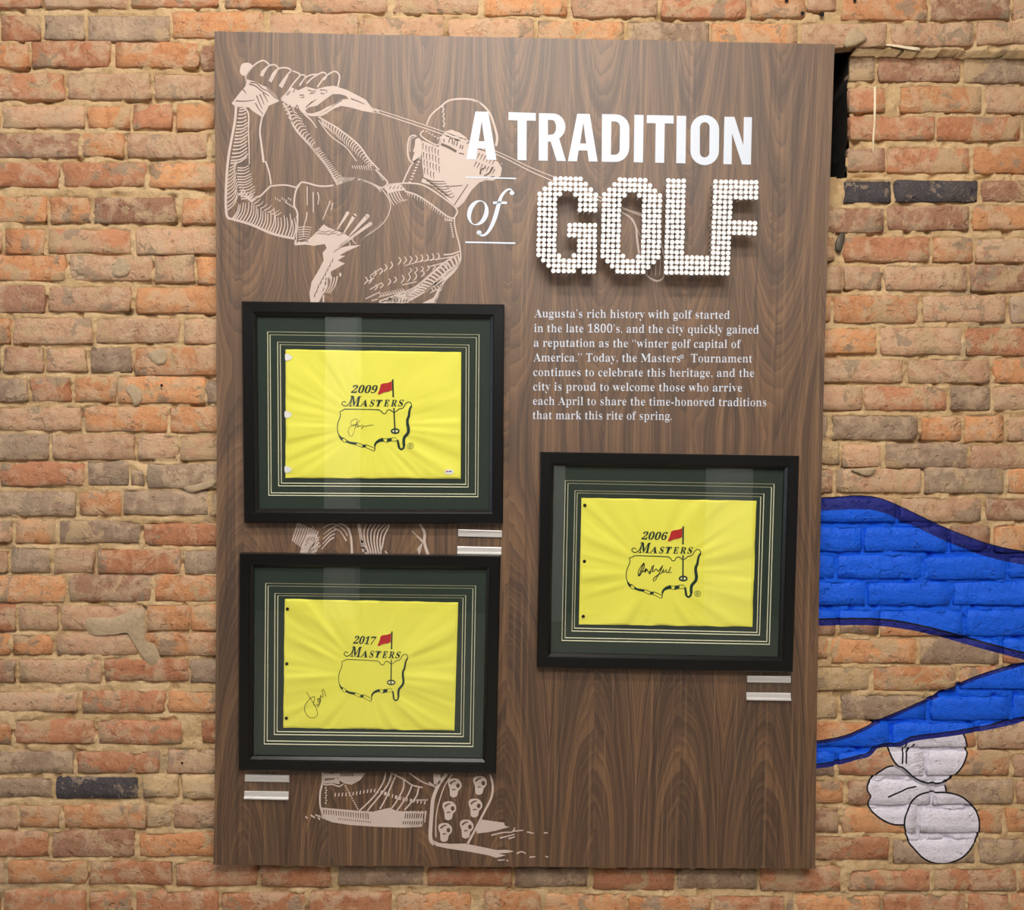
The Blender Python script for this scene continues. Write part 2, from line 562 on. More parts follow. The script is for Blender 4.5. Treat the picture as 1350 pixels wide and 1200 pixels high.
def mat_walnut():
    t = NT('walnut_veneer')
    p = t.sep(t.pos()); x, z = p[0], p[2]
    W = 0.112
    wob = t.math('SUBTRACT', t.noise(t.scale(t.pos(), (5, 1, 1.3)), 1.0, 2, 0.5), 0.5)
    xa = t.math('ADD', t.math('ADD', x, 0.640), t.math('MULTIPLY', wob, 0.030))
    a = t.math('PINGPONG', xa, W)
    cell = t.math('FLOOR', t.math('DIVIDE', xa, 2 * W))

    def vec(i, j, k):
        cv = t.n('ShaderNodeCombineXYZ')
        for q, v in zip(cv.inputs, (i, j, k)):
            t.set(q, v)
        return cv.outputs[0]
    hn = t.noise(vec(t.math('MULTIPLY', cell, 3.17), 0.0, t.math('MULTIPLY', z, 1.3)), 1.0, 2, 0.5)
    hoff = t.noise(vec(t.math('MULTIPLY', cell, 7.7), 4.0, 0.0), 1.0, 0, 0.5)
    zz = t.math('ABSOLUTE', t.math('SUBTRACT', t.math('ADD', z, t.math('MULTIPLY', hoff, 0.9)), 2.0))
    zz = t.math('SQRT', t.math('ADD', t.math('MULTIPLY', zz, zz), 0.02))
    h = t.math('SUBTRACT', 0.50, t.math('MULTIPLY', zz, 0.30))
    h = t.math('ADD', h, t.math('MULTIPLY', t.math('SUBTRACT', hn, 0.5), 0.22))
    fn = t.math('SUBTRACT', t.noise(t.scale(t.pos(), (24, 1, 4.0)), 1.0, 3, 0.55), 0.5)
    r = t.math('SQRT', t.math('ADD', t.math('MULTIPLY', a, t.math('MULTIPLY', a, 8.0)), t.math('MULTIPLY', h, h)))
    r = t.math('ADD', r, t.math('MULTIPLY', fn, 0.022))
    band = t.noise(vec(t.math('MULTIPLY', r, 120.0), 0.0, t.math('MULTIPLY', z, 0.9)), 1.0, 4, 0.65)
    broad = t.noise(vec(t.math('MULTIPLY', r, 26.0), 9.0, t.math('MULTIPLY', z, 0.5)), 1.0, 2, 0.5)
    saw = t.math('FRACT', t.math('ADD', t.math('MULTIPLY', r, 76.0), t.math('MULTIPLY', band, 2.4)))
    late = t.math('POWER', saw, 2.2)
    streak = t.noise(t.scale(t.pos(), (110, 1, 1.1)), 1.0, 4, 0.6)
    patch = t.noise(t.scale(t.pos(), (13, 1, 2.2)), 1.0, 2, 0.5)
    fib = t.noise(t.scale(t.pos(), (600, 1, 8)), 1.0, 3, 0.6)
    pore = t.noise(t.scale(t.pos(), (420, 1, 22)), 1.0, 2, 0.5)
    c = t.mix(t.ramp(broad, 0.30, 0.70), lin((70, 47, 31)), lin((130, 94, 62)))
    c = t.mix(t.math('MULTIPLY', t.ramp(patch, 0.50, 0.75), 0.55), c, lin((82, 62, 46)))
    c = t.mix(t.math('MULTIPLY', t.ramp(band, 0.42, 0.68), 0.45), c, lin((144, 108, 74)))
    c = t.mix(t.math('MULTIPLY', late, 0.62), c, lin((58, 40, 28)))
    c = t.mix(t.math('MULTIPLY', t.ramp(streak, 0.53, 0.68), 0.62), c, lin((56, 38, 28)))
    c = t.mix(t.math('MULTIPLY', t.ramp(streak, 0.46, 0.32), 0.45), c, lin((152, 118, 84)))
    c = t.mix(t.math('MULTIPLY', t.ramp(fib, 0.50, 0.75), 0.40), c, lin((70, 48, 36)))
    c = t.mix(t.math('MULTIPLY', t.ramp(pore, 0.62, 0.74), 0.4), c, lin((48, 32, 24)))
    t.out(c, 0.53, spec=0.95)
    t.bump(t.math('ADD', t.math('MULTIPLY', fib, 0.6), t.math('MULTIPLY', late, -0.3)), 0.25, 0.0006)
    return t.m


def mat_glass():
    m = bpy.data.materials.new('picture_glass'); m.use_nodes = True
    t = m.node_tree
    for n in list(t.nodes):
        if n.type != 'OUTPUT_MATERIAL':
            t.nodes.remove(n)
    out = [n for n in t.nodes if n.type == 'OUTPUT_MATERIAL'][0]
    tr = t.nodes.new('ShaderNodeBsdfTransparent'); tr.inputs[0].default_value = (0.985, 0.995, 0.985, 1)
    gl = t.nodes.new('ShaderNodeBsdfGlossy'); gl.inputs['Roughness'].default_value = 0.004
    lw = t.nodes.new('ShaderNodeLayerWeight')
    pw = t.nodes.new('ShaderNodeMath'); pw.operation = 'POWER'; pw.inputs[1].default_value = 5.0
    fr = t.nodes.new('ShaderNodeMath'); fr.operation = 'MULTIPLY_ADD'; fr.inputs[1].default_value = 0.92; fr.inputs[2].default_value = 0.08
    t.links.new(lw.outputs['Facing'], pw.inputs[0]); t.links.new(pw.outputs[0], fr.inputs[0])
    mx = t.nodes.new('ShaderNodeMixShader')
    t.links.new(fr.outputs[0], mx.inputs[0]); t.links.new(tr.outputs[0], mx.inputs[1]); t.links.new(gl.outputs[0], mx.inputs[2])
    t.links.new(mx.outputs[0], out.inputs[0])
    return m


def emit(name, col, s):
    m = bpy.data.materials.new(name); m.use_nodes = True
    b = m.node_tree.nodes['Principled BSDF']
    b.inputs['Base Color'].default_value = (0.8, 0.8, 0.8, 1)
    b.inputs['Emission Color'].default_value = col; b.inputs['Emission Strength'].default_value = s
    return m


def mat_cloth():
    t = NT('yellow_flag_cloth')
    pos = t.pos()
    w = t.noise(t.scale(pos, (1500, 1, 1500)), 1.0, 1, 0.5)
    n = t.noise(pos, 6, 3)
    t.out(t.mix(n, lin((246, 240, 88)), lin((251, 246, 102))), 0.62, spec=0.35)
    t.b.inputs['Sheen Weight'].default_value = 0.15
    t.bump(w, 0.25, 0.0003)
    return t.m


M = dict(
    brick=mat_brick(), mortar=mat_mortar(), wood=mat_walnut(), glass=mat_glass(), cloth=mat_cloth(),
    black=simple('black_frame_paint', (7, 8, 9), 0.28, spec=0.6, vary=0.05),
    matgreen=simple('green_mat_board', (42, 56, 48), 0.9, nscale=400, vary=0.05),
    cream=simple('cream_bevel_core', (232, 228, 196), 0.8),
    art=simple('pinkish_beige_print', (210, 191, 180), 0.55, nscale=15, vary=0.02),
    dark_print=simple('brown_print', (96, 74, 60), 0.5),
    white=simple('white_vinyl', (218, 226, 239), 0.45, nscale=8, vary=0.01),
    tee=simple('white_painted_tee', (253, 253, 253), 0.35, nscale=8, vary=0.01),
    green_thread=simple('dark_green_thread', (10, 52, 44), 0.75, nscale=900, vary=0.1),
    red_thread=simple('red_thread', (200, 32, 38), 0.7, nscale=900, vary=0.1),
    white_thread=simple('pale_thread', (250, 246, 190), 0.7),
    ink=simple('black_ink', (24, 22, 30), 0.5), ink_soft=simple('faded_ink', (112, 104, 40), 0.6),
    clip=simple('white_tab', (246, 246, 248), 0.5), alu=simple('brushed_aluminium', (226, 222, 218), 0.36, metal=0.25, nscale=300),
    brass=simple('dark_brass_eyelet', (60, 40, 22), 0.4, metal=0.6), hole=simple('eyelet_hole', (14, 12, 10), 0.9),
    sticker=simple('white_sticker', (244, 246, 246), 0.3), stred=simple('red_print', (214, 90, 80), 0.5), stblue=simple('blue_print', (50, 54, 130), 0.5),
    plaster=simple('plaster', (196, 186, 172), 0.85, nscale=3), dkwall=simple('dark_panelling', (70, 62, 54), 0.6, nscale=5),
    whitepaint=simple('white_paint', (236, 238, 240), 0.6), floorm=simple('grey_concrete', (128, 120, 110), 0.55, nscale=3, vary=0.08),
    steel=simple('rusty_steel', (96, 88, 76), 0.6, metal=0.4), drip=simple('cream_paint', (238, 222, 190), 0.6),
    cavity_shade=simple('shade_dark_masonry', (38, 30, 24), 0.95, nscale=30, vary=0.15, bump=0.006),  # dark colour stands in for the shade of a deeper hole
    cement=simple('grey_cement', (190, 166, 134), 0.95, nscale=90, vary=0.1, bump=0.004),
    lampglow=emit('lamp_diffuser', (1.0, 0.94, 0.86, 1), 6.0), daylight=emit('daylit_pane', (0.50, 0.70, 1.0, 1), 0.9),
)

# ------------------------------------------------------------------ room shell
def struct(name, mb, mat):
    o = mb.obj(name, mat); o['kind'] = 'structure'; return o


b = MB(); b.box((XL, YF, -0.05), (XR, 0.25, 0.0)); struct('floor', b, M['floorm'])
b = MB(); b.box((XL, YF, ZC), (XR, 0.25, ZC + 0.05)); struct('ceiling', b, M['plaster'])
b = MB(); b.box((XR, YF, 0), (XR + 0.1, 0.25, ZC)); struct('wall_right', b, M['plaster'])
b = MB()
wy0, wy1, wz0, wz1 = -2.7, 0.02, 0.9, 3.0
b.box((XL - 0.1, YF, 0), (XL, 0.25, wz0)); b.box((XL - 0.1, YF, wz1), (XL, 0.25, ZC))
b.box((XL - 0.1, YF, wz0), (XL, wy0, wz1)); b.box((XL - 0.1, wy1, wz0), (XL, 0.25, wz1))
struct('wall_left', b, M['plaster'])
b = MB()
for yy in (wy0, wy1 - 0.05, (wy0 + wy1) / 2 - 0.025):
    b.box((XL - 0.06, yy, wz0), (XL + 0.01, yy + 0.05, wz1))
for zz in (wz0, wz1 - 0.05):
    b.box((XL - 0.06, wy0, zz), (XL + 0.01, wy1, zz + 0.05))
win = struct('window_1', b, M['whitepaint'])
b = MB(); b.box((XL - 0.05, wy0, wz0), (XL - 0.04, wy1, wz1)); b.obj('pane', M['daylight'], win)
b = MB(); b.box((XL, YF - 0.1, 0), (XR, YF, ZC)); struct('wall_front', b, M['dkwall'])
for k, (x0, x1) in enumerate(((-1.40, -1.15), (1.78, 2.10), (0.44, 0.56))):
    b = MB(); b.box((x0, YF, 0), (x1, YF + 0.3, ZC)); struct('trim_%d' % (k + 1), b, M['whitepaint'])
for (nm, cx, cy, sx, sy, lb) in (('ceiling_lamp', -0.15, -1.75, 1.7, 0.24, 'long ceiling lamp washing the brick wall'),
                                 ('ceiling_lamp', 0.3, -3.3, 2.2, 1.2, 'wide ceiling lamp over the middle of the room'),
                                 ('ceiling_lamp', 0.2, -4.7, 3.2, 0.2, 'added narrow lamp brightening the white pilasters')):  # this last lamp is added to brighten the pilasters
    o = thing(nm, (cx, cy, ZC), lb, 'lamp')
    b = MB(); b.box((cx - sx / 2 - 0.04, cy - sy / 2 - 0.04, ZC - 0.10), (cx + sx / 2 + 0.04, cy + sy / 2 + 0.04, ZC - 0.001)); b.obj('housing', M['whitepaint'], o)
    b = MB(); b.box((cx - sx / 2, cy - sy / 2, ZC - 0.12), (cx + sx / 2, cy + sy / 2, ZC - 0.10)); b.obj('diffuser', M['lampglow'], o)

# ------------------------------------------------------------------ brick wall
YN = 0.040          # face of the recessed niche
COLS = {'o': [(210, 150, 104), (218, 158, 110), (204, 143, 98)], 'p': [(204, 163, 130), (210, 168, 134), (198, 156, 124)],
        'g': [(172, 146, 122), (178, 152, 127), (162, 136, 114)], 'r': [(194, 134, 98), (188, 128, 92), (200, 140, 103)],
        'k': [(74, 70, 74)], 'm': [(214, 182, 138), (206, 176, 132)], 'd': [(166, 122, 96), (174, 130, 104)]}
# (x0, y0, x1, y1, colour) in photograph pixels; None = runs on out of view
L = [
    (None, -24, 168, 10, 'p'), (173, -24, 288, 9, 'r'), (297, -22, 390, 11, 'o'), (397, -20, 512, 16, 'p'), (517, -18, 631, 18, 'p'), (638, -17, 748, 20, 'o'),
    (754, -16, 867, 22, 'p'), (872, -14, 984, 24, 'r'), (990, -14, 1060, 23, 'o'), (1064, -12, 1102, 14, 'p'), (1110, -12, None, 27, 'o'),
    (None, 21, 224, 54, 'g'), (228, 16, 348, 50, 'o'), (355, 19, 472, 55, 'p'), (474, 23, 586, 58, 'p'), (592, 25, 704, 60, 'p'), (709, 28, 823, 60, 'o'),
    (826, 30, 934, 62, 'g'), (938, 31, 1052, 63, 'o'), (1056, 31, 1168, 63, 'p'), (1176, 31, None, 60, 'p'),
    (None, 56, 261, 89, 'o'), (265, 60, 0, 92, 'd'), (None, 97, 198, 131, 'p'), (204, 99, 0, 131, 'p'),
    (None, 141, 171, 169, 'o'), (175, 137, 226, 169, 'r'), (233, 137, 283, 170, 'o'),
    (None, 176, 163, 206, 'o'), (167, 177, 274, 208, 'p'), (279, 177, 0, 208, 'm'),
    (None, 215, 192, 246, 'r'), (197, 215, 0, 248, 'o'), (None, 260, 232, 294, 'd'), (241, 262, 0, 295, 'o'),
    (None, 303, 172, 334, 'r'), (180, 301, 0, 335, 'p'), (None, 337, 200, 370, 'p'), (204, 337, 257, 372, 'p'), (260, 340, 0, 375, 'o'),
    (None, 378, 173, 411, 'p'), (181, 379, 0, 413, 'o'), (None, 420, 237, 452, 'p'), (242, 421, 0, 453, 'p'),
    (None, 458, 174, 491, 'g'), (177, 459, 0, 495, 'o'), (None, 498, 153, 530, 'o'), (156, 497, 270, 532, 'o'), (273, 503, 0, 531, 'g'),
    (None, 536, 220, 569, 'o'), (224, 537, 0, 570, 'o'), (None, 573, 178, 606, 'p'), (182, 573, 235, 606, 'p'), (238, 575, 0, 607, 'p'),
    (None, 609, 170, 640, 'g'), (173, 620, 190, 641, 'g'), (194, 612, 0, 644, 'g'), (None, 649, 159, 679, 'o'), (163, 647, 274, 679, 'g'), (278, 653, 0, 680, 'm'),
    (None, 687, 186, 716, 'g'), (189, 690, 0, 719, 'r'), (None, 725, 239, 756, 'r'), (243, 726, 0, 757, 'g'),
    (None, 758, 200, 793, 'd'), (204, 759, 0, 793, 'o'), (None, 799, 190, 831, 'p'), (195, 798, 250, 831, 'o'), (253, 798, 0, 831, 'o'),
    (None, 836, 182, 864, 'p'), (192, 834, 0, 865, 'o'), (None, 869, 248, 898, 'r'), (251, 870, 0, 900, 'g'),
    (None, 911, 216, 940, 'r'), (222, 912, 0, 939, 'o'), (None, 951, 240, 981, 'r'), (266, 950, 0, 979, 'r'),
    (None, 991, 210, 1019, 'r'), (221, 988, 0, 1019, 'p'), (None, 1025, 182, 1053, 'k'), (190, 1020, 236, 1050, 'm'), (240, 1021, 0, 1053, 'm'),
    (None, 1062, 192, 1092, 'o'), (194, 1062, 225, 1091, 'm'), (229, 1061, 0, 1092, 'p'), (None, 1096, 178, 1129, 'd'), (184, 1100, 0, 1129, 'o'),
    (None, 1136, 228, 1166, 'r'), (232, 1138, 340, 1168, 'r'), (343, 1142, 436, 1169, 'r'), (447, 1141, 559, 1167, 'g'), (563, 1143, 674, 1168, 'r'),
    (679, 1144, 775, 1169, 'g'), (781, 1145, 889, 1173, 'r'), (892, 1146, 998, 1172, 'g'), (1003, 1143, 1108, 1175, 'r'), (1118, 1147, None, 1174, 'r'),
    (None, 1176, 173, 1210, 'r'), (179, 1176, 288, 1210, 'r'), (292, 1178, 402, 1211, 'r'), (408, 1176, 516, 1211, 'r'), (523, 1177, 620, 1212, 'o'),
    (637, 1176, 714, 1212, 'o'), (718, 1179, 826, 1212, 'o'), (829, 1180, 937, 1213, 'o'), (941, 1182, 1034, 1214, 'r'), (1037, 1183, 1046, 1214, 'g'), (1050, 1181, 1161, 1214, 'o'), (1164, 1180, None, 1214, 'r'),
    # right of the board; the first group stands in the niche
    (1119, 73, 1153, 107, 'g', 1), (1157, 75, None, 108, 'd', 1), (1119, 116, 1166, 149, 'r', 1), (1186, 115, None, 148, 'o', 1),
    (1120, 154, 1232, 185, 'r', 1), (1236, 154, None, 186, 'r', 1), (1117, 196, 1166, 226, 'd', 1), (1170, 195, None, 228, 'r', 1),
    (1113, 239, 1174, 268, 'k'), (1180, 238, None, 267, 'k'), (0, 275, 1166, 307, 'd'), (1170, 272, None, 304, 'd'),
    (0, 313, 1100, 346, 'o'), (1113, 313, None, 345, 'r'), (0, 351, 1111, 383, 'p'), (1113, 351, 1162, 382, 'p'), (1167, 351, None, 383, 'p'),
    (0, 391, 1095, 425, 'o'), (1099, 390, None, 426, 'o'), (0, 433, 1156, 466, 'o'), (1160, 432, None, 468, 'p'), (0, 474, 1190, 504, 'p'), (1197, 475, None, 505, 'p'),
    (0, 510, 1137, 541, 'p'), (1140, 510, None, 541, 'r'), (0, 548, 1090, 577, 'g'), (1097, 549, None, 580, 'g'),
    (0, 582, 1106, 612, 'm'), (1110, 587, 1161, 616, 'p'), (1167, 585, None, 617, 'g'), (0, 619, 1099, 650, 'p'), (1102, 618, None, 650, 'p'),
    (0, 657, 1180, 688, 'p'), (1186, 657, None, 688, 'p'), (0, 695, 1135, 727, 'p'), (1140, 695, None, 727, 'p'), (0, 732, 1100, 762, 'p'), (1104, 733, None, 763, 'p'),
    (0, 768, 1140, 798, 'p'), (1144, 768, None, 798, 'o'), (0, 805, 1102, 837, 'd'), (1107, 804, 1158, 836, 'd'), (1161, 805, None, 838, 'o'),
    (0, 842, 1091, 868, 'o'), (1096, 843, None, 874, 'o'), (0, 880, 1146, 910, 'm'), (1152, 880, None, 910, 'o'), (0, 917, 1103, 947, 'm'), (1110, 917, None, 949, 'g'),
    (0, 953, 1172, 984, 'o'), (1177, 953, None, 985, 'o'), (0, 992, 1100, 1023, 'g'), (1105, 991, None, 1022, 'r'), (0, 1029, 1112, 1058, 'o'), (1118, 1029, None, 1061, 'd'),
    (0, 1067, 1105, 1097, 'd'), (1110, 1066, 1208, 1098, 'o'), (1213, 1067, None, 1098, 'o'), (0, 1104, 1172, 1134, 'r'), (1177, 1107, None, 1138, 'g'),
]
rb = random.Random(11)
bricks = []
for e in L:
    x0, y0, x1, y1, c = e[:5]
    nich = len(e) > 5
    if x1 == 0:
        x1 = x0 + 112 if x0 < 600 else x0
        if x1 < 330: x1 = 340
    if x0 == 0:
        x0 = min(x1 - 108, 1030)
    if x0 is None:
        a = x1 - (108 if x1 - 152 > 24 else rb.choice((54, 108)))
        if x1 - 152 > 80: a = x1 - 110
        bricks.append([a, y0, x1, y1, c, nich])
        x = a
        while x > -25:
            w = rb.choice((52, 108, 108, 110, 104))
            bricks.append([x - 5 - w, y0 + rb.uniform(-2, 2), x - 5, y1 + rb.uniform(-2, 2), rb.choice('opprgod' if y0 < 900 else 'rropgo'), nich])
            x -= 5 + w
        continue
    if x1 is None:
        a = x0 + (108 if 1203 - x0 < 90 else 112)
        bricks.append([x0, y0, a, y1, c, nich])
        x = a
        while x < 1378:
            w = rb.choice((52, 108, 108, 110, 104))
            bricks.append([x + 5, y0 + rb.uniform(-2, 2), x + 5 + w, y1 + rb.uniform(-2, 2), rb.choice('opprgod' if y0 < 900 else 'rropgo'), nich])
            x += 5 + w
        continue
    bricks.append([x0, y0, x1, y1, c, nich])
# continue the rightmost part of rows that ended inside the frame (niche row and petal row are handled above)
WZ0, WZ1 = P(675, 1225, 0).z, P(675, -40, 0).z
WX0, WX1 = P(-45, 600, 0).x, P(1400, 600, 0).x

# mortar bed: one height field that is cut away behind the board and at the deep hole
GS = 0.0045
nx = int((WX1 - WX0) / GS); nz = int((WZ1 - WZ0) / GS)
gx = np.linspace(WX0, WX1, nx); gz = np.linspace(WZ0, WZ1, nz)
GX, GZ = np.meshgrid(gx, gz)


def vnoise(X, Z, s, seed):
    r = np.random.RandomState(seed)
    g = r.rand(256, 256)
    u = X * s + 71.3; v = Z * s + 33.7
    iu = np.floor(u).astype(int); iv = np.floor(v).astype(int)
    fu = u - iu; fv = v - iv
    fu = fu * fu * (3 - 2 * fu); fv = fv * fv * (3 - 2 * fv)
    q = lambda a, c: g[a % 256, c % 256]
    return (q(iu, iv) * (1 - fu) + q(iu + 1, iv) * fu) * (1 - fv) + (q(iu, iv + 1) * (1 - fu) + q(iu + 1, iv + 1) * fu) * fv


n_lo = vnoise(GX, GZ, 11, 1); n_mid = vnoise(GX, GZ, 42, 2); n_hi = vnoise(GX, GZ, 110, 3)
HY = 0.0004 + (n_lo - 0.5) * -0.008 + (n_mid - 0.5) * -0.008 + (n_hi - 0.5) * -0.005      # +y is into the wall
pit = np.clip((vnoise(GX, GZ, 34, 5) - 0.74) * 6, 0, 1)
HY += pit * 0.013
marg = 0.0015 + 0.010 * vnoise(GX, GZ, 36, 21) * vnoise(GX, GZ, 14, 22)
# under the faces of the bricks the bed lies a little deeper, so it never swells through them
nlx0 = P(1097, 150, YN).x
nich_z1, nich_z0 = P(1150, 66, 0).z, P(1150, 234, 0).z
inN = (GX > nlx0 - 0.03) & (GZ < nich_z1 + (vnoise(GX, GZ, 18, 8) - 0.5) * 0.012) & (GZ > nich_z0 + (vnoise(GX, GZ, 18, 9) - 0.5) * 0.012)
HY = np.where(inN, HY + YN, HY)
n_gap = vnoise(GX, GZ, 17, 31)
for (x0, y0, x1, y1, c, ni) in bricks:
    Yp = YN if ni else 0.0
    a = P(x0, y1, Yp); d = P(x1, y0, Yp)
    m = (GX > a.x + marg) & (GX < d.x - marg) & (GZ > a.z + marg * 0.6) & (GZ < d.z - marg)
    # light from above: the bed falls away just under many bricks
    g = (GX > a.x) & (GX < d.x) & (GZ > a.z - 0.0055) & (GZ <= a.z + 0.002)
    HY = np.where(g, HY + 0.007 * np.clip(n_gap * 2 - 0.35, 0, 1), HY)
    HY = np.where(m, np.maximum(HY, Yp + 0.007), HY)
hx0, hx1 = P(1080, 150, YN).x, P(1118, 150, YN).x
hz0, hz1 = P(1110, 236, YN).z, P(1110, 66, YN).z
jag = (vnoise(GX, GZ, 26, 12) - 0.5) * 0.016
cut = (GX > hx0) & (GX < hx1 + jag) & (GZ > hz0 + jag) & (GZ < hz1 + jag * 0.3)
bx0, bx1 = P(400, 600, 0).x, P(965, 600, 0).x
bz0, bz1 = P(675, 1040, 0).z, P(675, 150, 0).z
cut |= (GX > bx0) & (GX < bx1) & (GZ > bz0) & (GZ < bz1)
verts = np.stack([GX, HY, GZ], -1).reshape(-1, 3)
keep = ~(cut[:-1, :-1] | cut[1:, :-1] | cut[:-1, 1:] | cut[1:, 1:])
ii = np.arange(nx * nz).reshape(nz, nx)
fa = np.stack([ii[:-1, :-1], ii[:-1, 1:], ii[1:, 1:], ii[1:, :-1]], -1)[keep]
me = bpy.data.meshes.new('wall_back')
me.vertices.add(len(verts)); me.vertices.foreach_set('co', verts.ravel().astype('f'))
me.loops.add(fa.size); me.loops.foreach_set('vertex_index', fa.ravel().astype('i'))
me.polygons.add(len(fa)); me.polygons.foreach_set('loop_start', (np.arange(len(fa)) * 4).astype('i'))
me.update(calc_edges=True)
me.polygons.foreach_set('use_smooth', np.ones(len(fa), bool))
me.materials.append(M['mortar'])
wall = bpy.data.objects.new('wall_back', me)
COL.objects.link(wall)
wall['kind'] = 'structure'

# the masonry around the mortar face: reaches the room's corners and closes the back
b = MB()
b.box((XL, 0.10, 0.0), (WX0 + 0.01, 0.20, ZC)); b.box((WX1 - 0.01, 0.10, 0.0), (XR, 0.20, ZC))
b.box((XL, 0.19, 0.0), (XR, 0.25, ZC))
for (p, q) in (((XL, 0.004, 0), (WX0 + 0.006, 0.12, ZC)), ((WX1 - 0.006, 0.004, 0), (XR, 0.12, ZC)), ((WX0, 0.004, 0), (WX1, 0.12, WZ0 + 0.006)), ((WX0, 0.004, WZ1 - 0.006), (WX1, 0.12, ZC))):
    b.box(p, q)
b.obj('mortar_backing', M['mortar'], wall)
# deep hole in the masonry beside the board's upper right edge
b = MB()
zb0, zb1 = hz0 - 0.006, hz1 + 0.004
xa, xb = hx0 - 0.006, hx1 - 0.002
D1 = YN + 0.145
n = 10
vs = []; fs = []
for j in range(n + 1):
    z = zb0 + (zb1 - zb0) * j / n
    for (xx, yy) in ((xa, 0.02), (xa, D1), (xb, D1), (xb, YN + 0.004)):
        jx = noise.noise(Vector((z * 25, yy * 10, xx * 9))) * 0.006
        vs.append((xx + jx, yy, z))
for j in range(n):
    for k in range(3):
        fs.append((j * 4 + k, j * 4 + k + 1, j * 4 + 5 + k, j * 4 + 4 + k))
fs.append((0, 1, 2, 3)); fs.append((n * 4, n * 4 + 3, n * 4 + 2, n * 4 + 1))
b.add(vs, fs)
b.obj('cavity', M['cavity_shade'], wall)


def brick_mesh(x0, y0, x1, y1, ni, seed):
    Yp = YN if ni else 0.0
    A, B, C2, D2 = P(x0, y0, Yp), P(x1, y0, Yp), P(x1, y1, Yp), P(x0, y1, Yp)
    w = abs(B.x - A.x)
    nx_, nz_ = (11 if w > 0.15 else 7), 5
    us = [0, 0.014] + [0.014 + 0.972 * i / (nx_ - 3) for i in range(1, nx_ - 3)] + [0.986, 1]
    vs_ = [0, 0.05, 0.35, 0.65, 0.95, 1]
    nx_, nz_ = len(us), len(vs_)
    proud = 0.0035 + 0.0035 * noise.noise(Vector((seed * 1.7, 3, 1)))
    tilt = noise.noise(Vector((seed * 2.3, 7, 4))) * 0.004
    tiltz = noise.noise(Vector((seed * 3.1, 1, 9))) * 0.004
    vs = []; fs = []
    for j, v in enumerate(vs_):
        for i, u in enumerate(us):
            p = A * (1 - u) * (1 - v) + B * u * (1 - v) + C2 * u * v + D2 * (1 - u) * v
            ex = min(u, 1 - u) * w; ez = min(v, 1 - v) * abs(D2.z - A.z)
            edge = (i in (0, nx_ - 1)) or (j in (0, nz_ - 1))
            nn = noise.noise(Vector((p.x * 34, seed, p.z * 34))); n2 = noise.noise(Vector((p.x * 12, seed + 5, p.z * 12)))
            n3 = noise.noise(Vector((p.x * 60, seed + 9, p.z * 60)))
            dy = -proud + tilt * (u - .5) * 2 + tiltz * (v - .5) * 2 + nn * 0.0026 + n2 * 0.003
            dx = dz = 0
            if edge:
                dy += 0.0030 + max(0, n3) * 0.006
                dx = n3 * 0.006 + nn * 0.005; dz = nn * 0.0045 - n3 * 0.0035
                cor = (i in (0, nx_ - 1)) and (j in (0, nz_ - 1))
                if cor:
                    r_ = 0.006 + 0.020 * abs(noise.noise(Vector((seed * 5.1, i + 0.5, j + 0.5))))
                    dx += r_ * (0.6 if i == 0 else -0.6); dz += r_ * (-0.5 if j == 0 else 0.5); dy += 0.003
            vs.append(p + Vector((dx, dy, dz)))
    for j in range(nz_ - 1):
        for i in range(nx_ - 1):
            a = j * nx_ + i
            fs.append((a, a + 1, a + nx_ + 1, a + nx_)[::-1])
    ringi = list(range(nx_)) + [j * nx_ + nx_ - 1 for j in range(1, nz_)] + [(nz_ - 1) * nx_ + i for i in range(nx_ - 2, -1, -1)] + [j * nx_ for j in range(nz_ - 2, 0, -1)]
    base = len(vs)
    for k in ringi:
        q = vs[k]
        vs.append(Vector((q.x, Yp + 0.035, q.z)))
    m_ = len(ringi)
    for k in range(m_):
        k2 = (k + 1) % m_
        fs.append((ringi[k], ringi[k2], base + k2, base + k))
    return vs, fs


bricks = [q for q in bricks if q[2] - q[0] > 6]
seen = []
for k, (x0, y0, x1, y1, c, ni) in enumerate(bricks):
    v_, f_ = brick_mesh(x0, y0, x1, y1, ni, k * 1.37 + 2)
    o = mesh_obj('brick', v_, f_, M['brick'], wall, smooth=True)
    cc = lin(rb.choice(COLS[c])); f = rb.uniform(0.9, 1.08)
    o.color = (cc[0] * f, cc[1] * f, cc[2] * f, 1)
    o.parent = wall

# cement smears, paint drip, steel wedge and nail holes on the brickwork
def blob(name, poly, Y, thick, mat, seed):
    loop = catmull(poly, 2.0, True)
    cx = sum(p[0] for p in loop) / len(loop); cy = sum(p[1] for p in loop) / len(loop)
    vs = []; fs = []
    n_ = len(loop)
    for s_, d_ in ((1.0, 0.004), (0.93, -thick * 0.6), (0.6, -thick)):
        for p in loop:
            jj = noise.noise(Vector((p[0] * 0.3, p[1] * 0.3, seed))) * 0.0012
            vs.append(P(cx + (p[0] - cx) * s_, cy + (p[1] - cy) * s_, Y + d_ + jj))
    for r_ in range(2):
        for i in range(n_):
            i2 = (i + 1) % n_
            fs.append((r_ * n_ + i, r_ * n_ + i2, (r_ + 1) * n_ + i2, (r_ + 1) * n_ + i))
    vs.append(P(cx, cy, Y - thick)); c_ = len(vs) - 1
    for i in range(n_):
        fs.append((2 * n_ + i, 2 * n_ + (i + 1) % n_, c_))
    return mesh_obj(name, vs, fs, mat, wall, smooth=True)


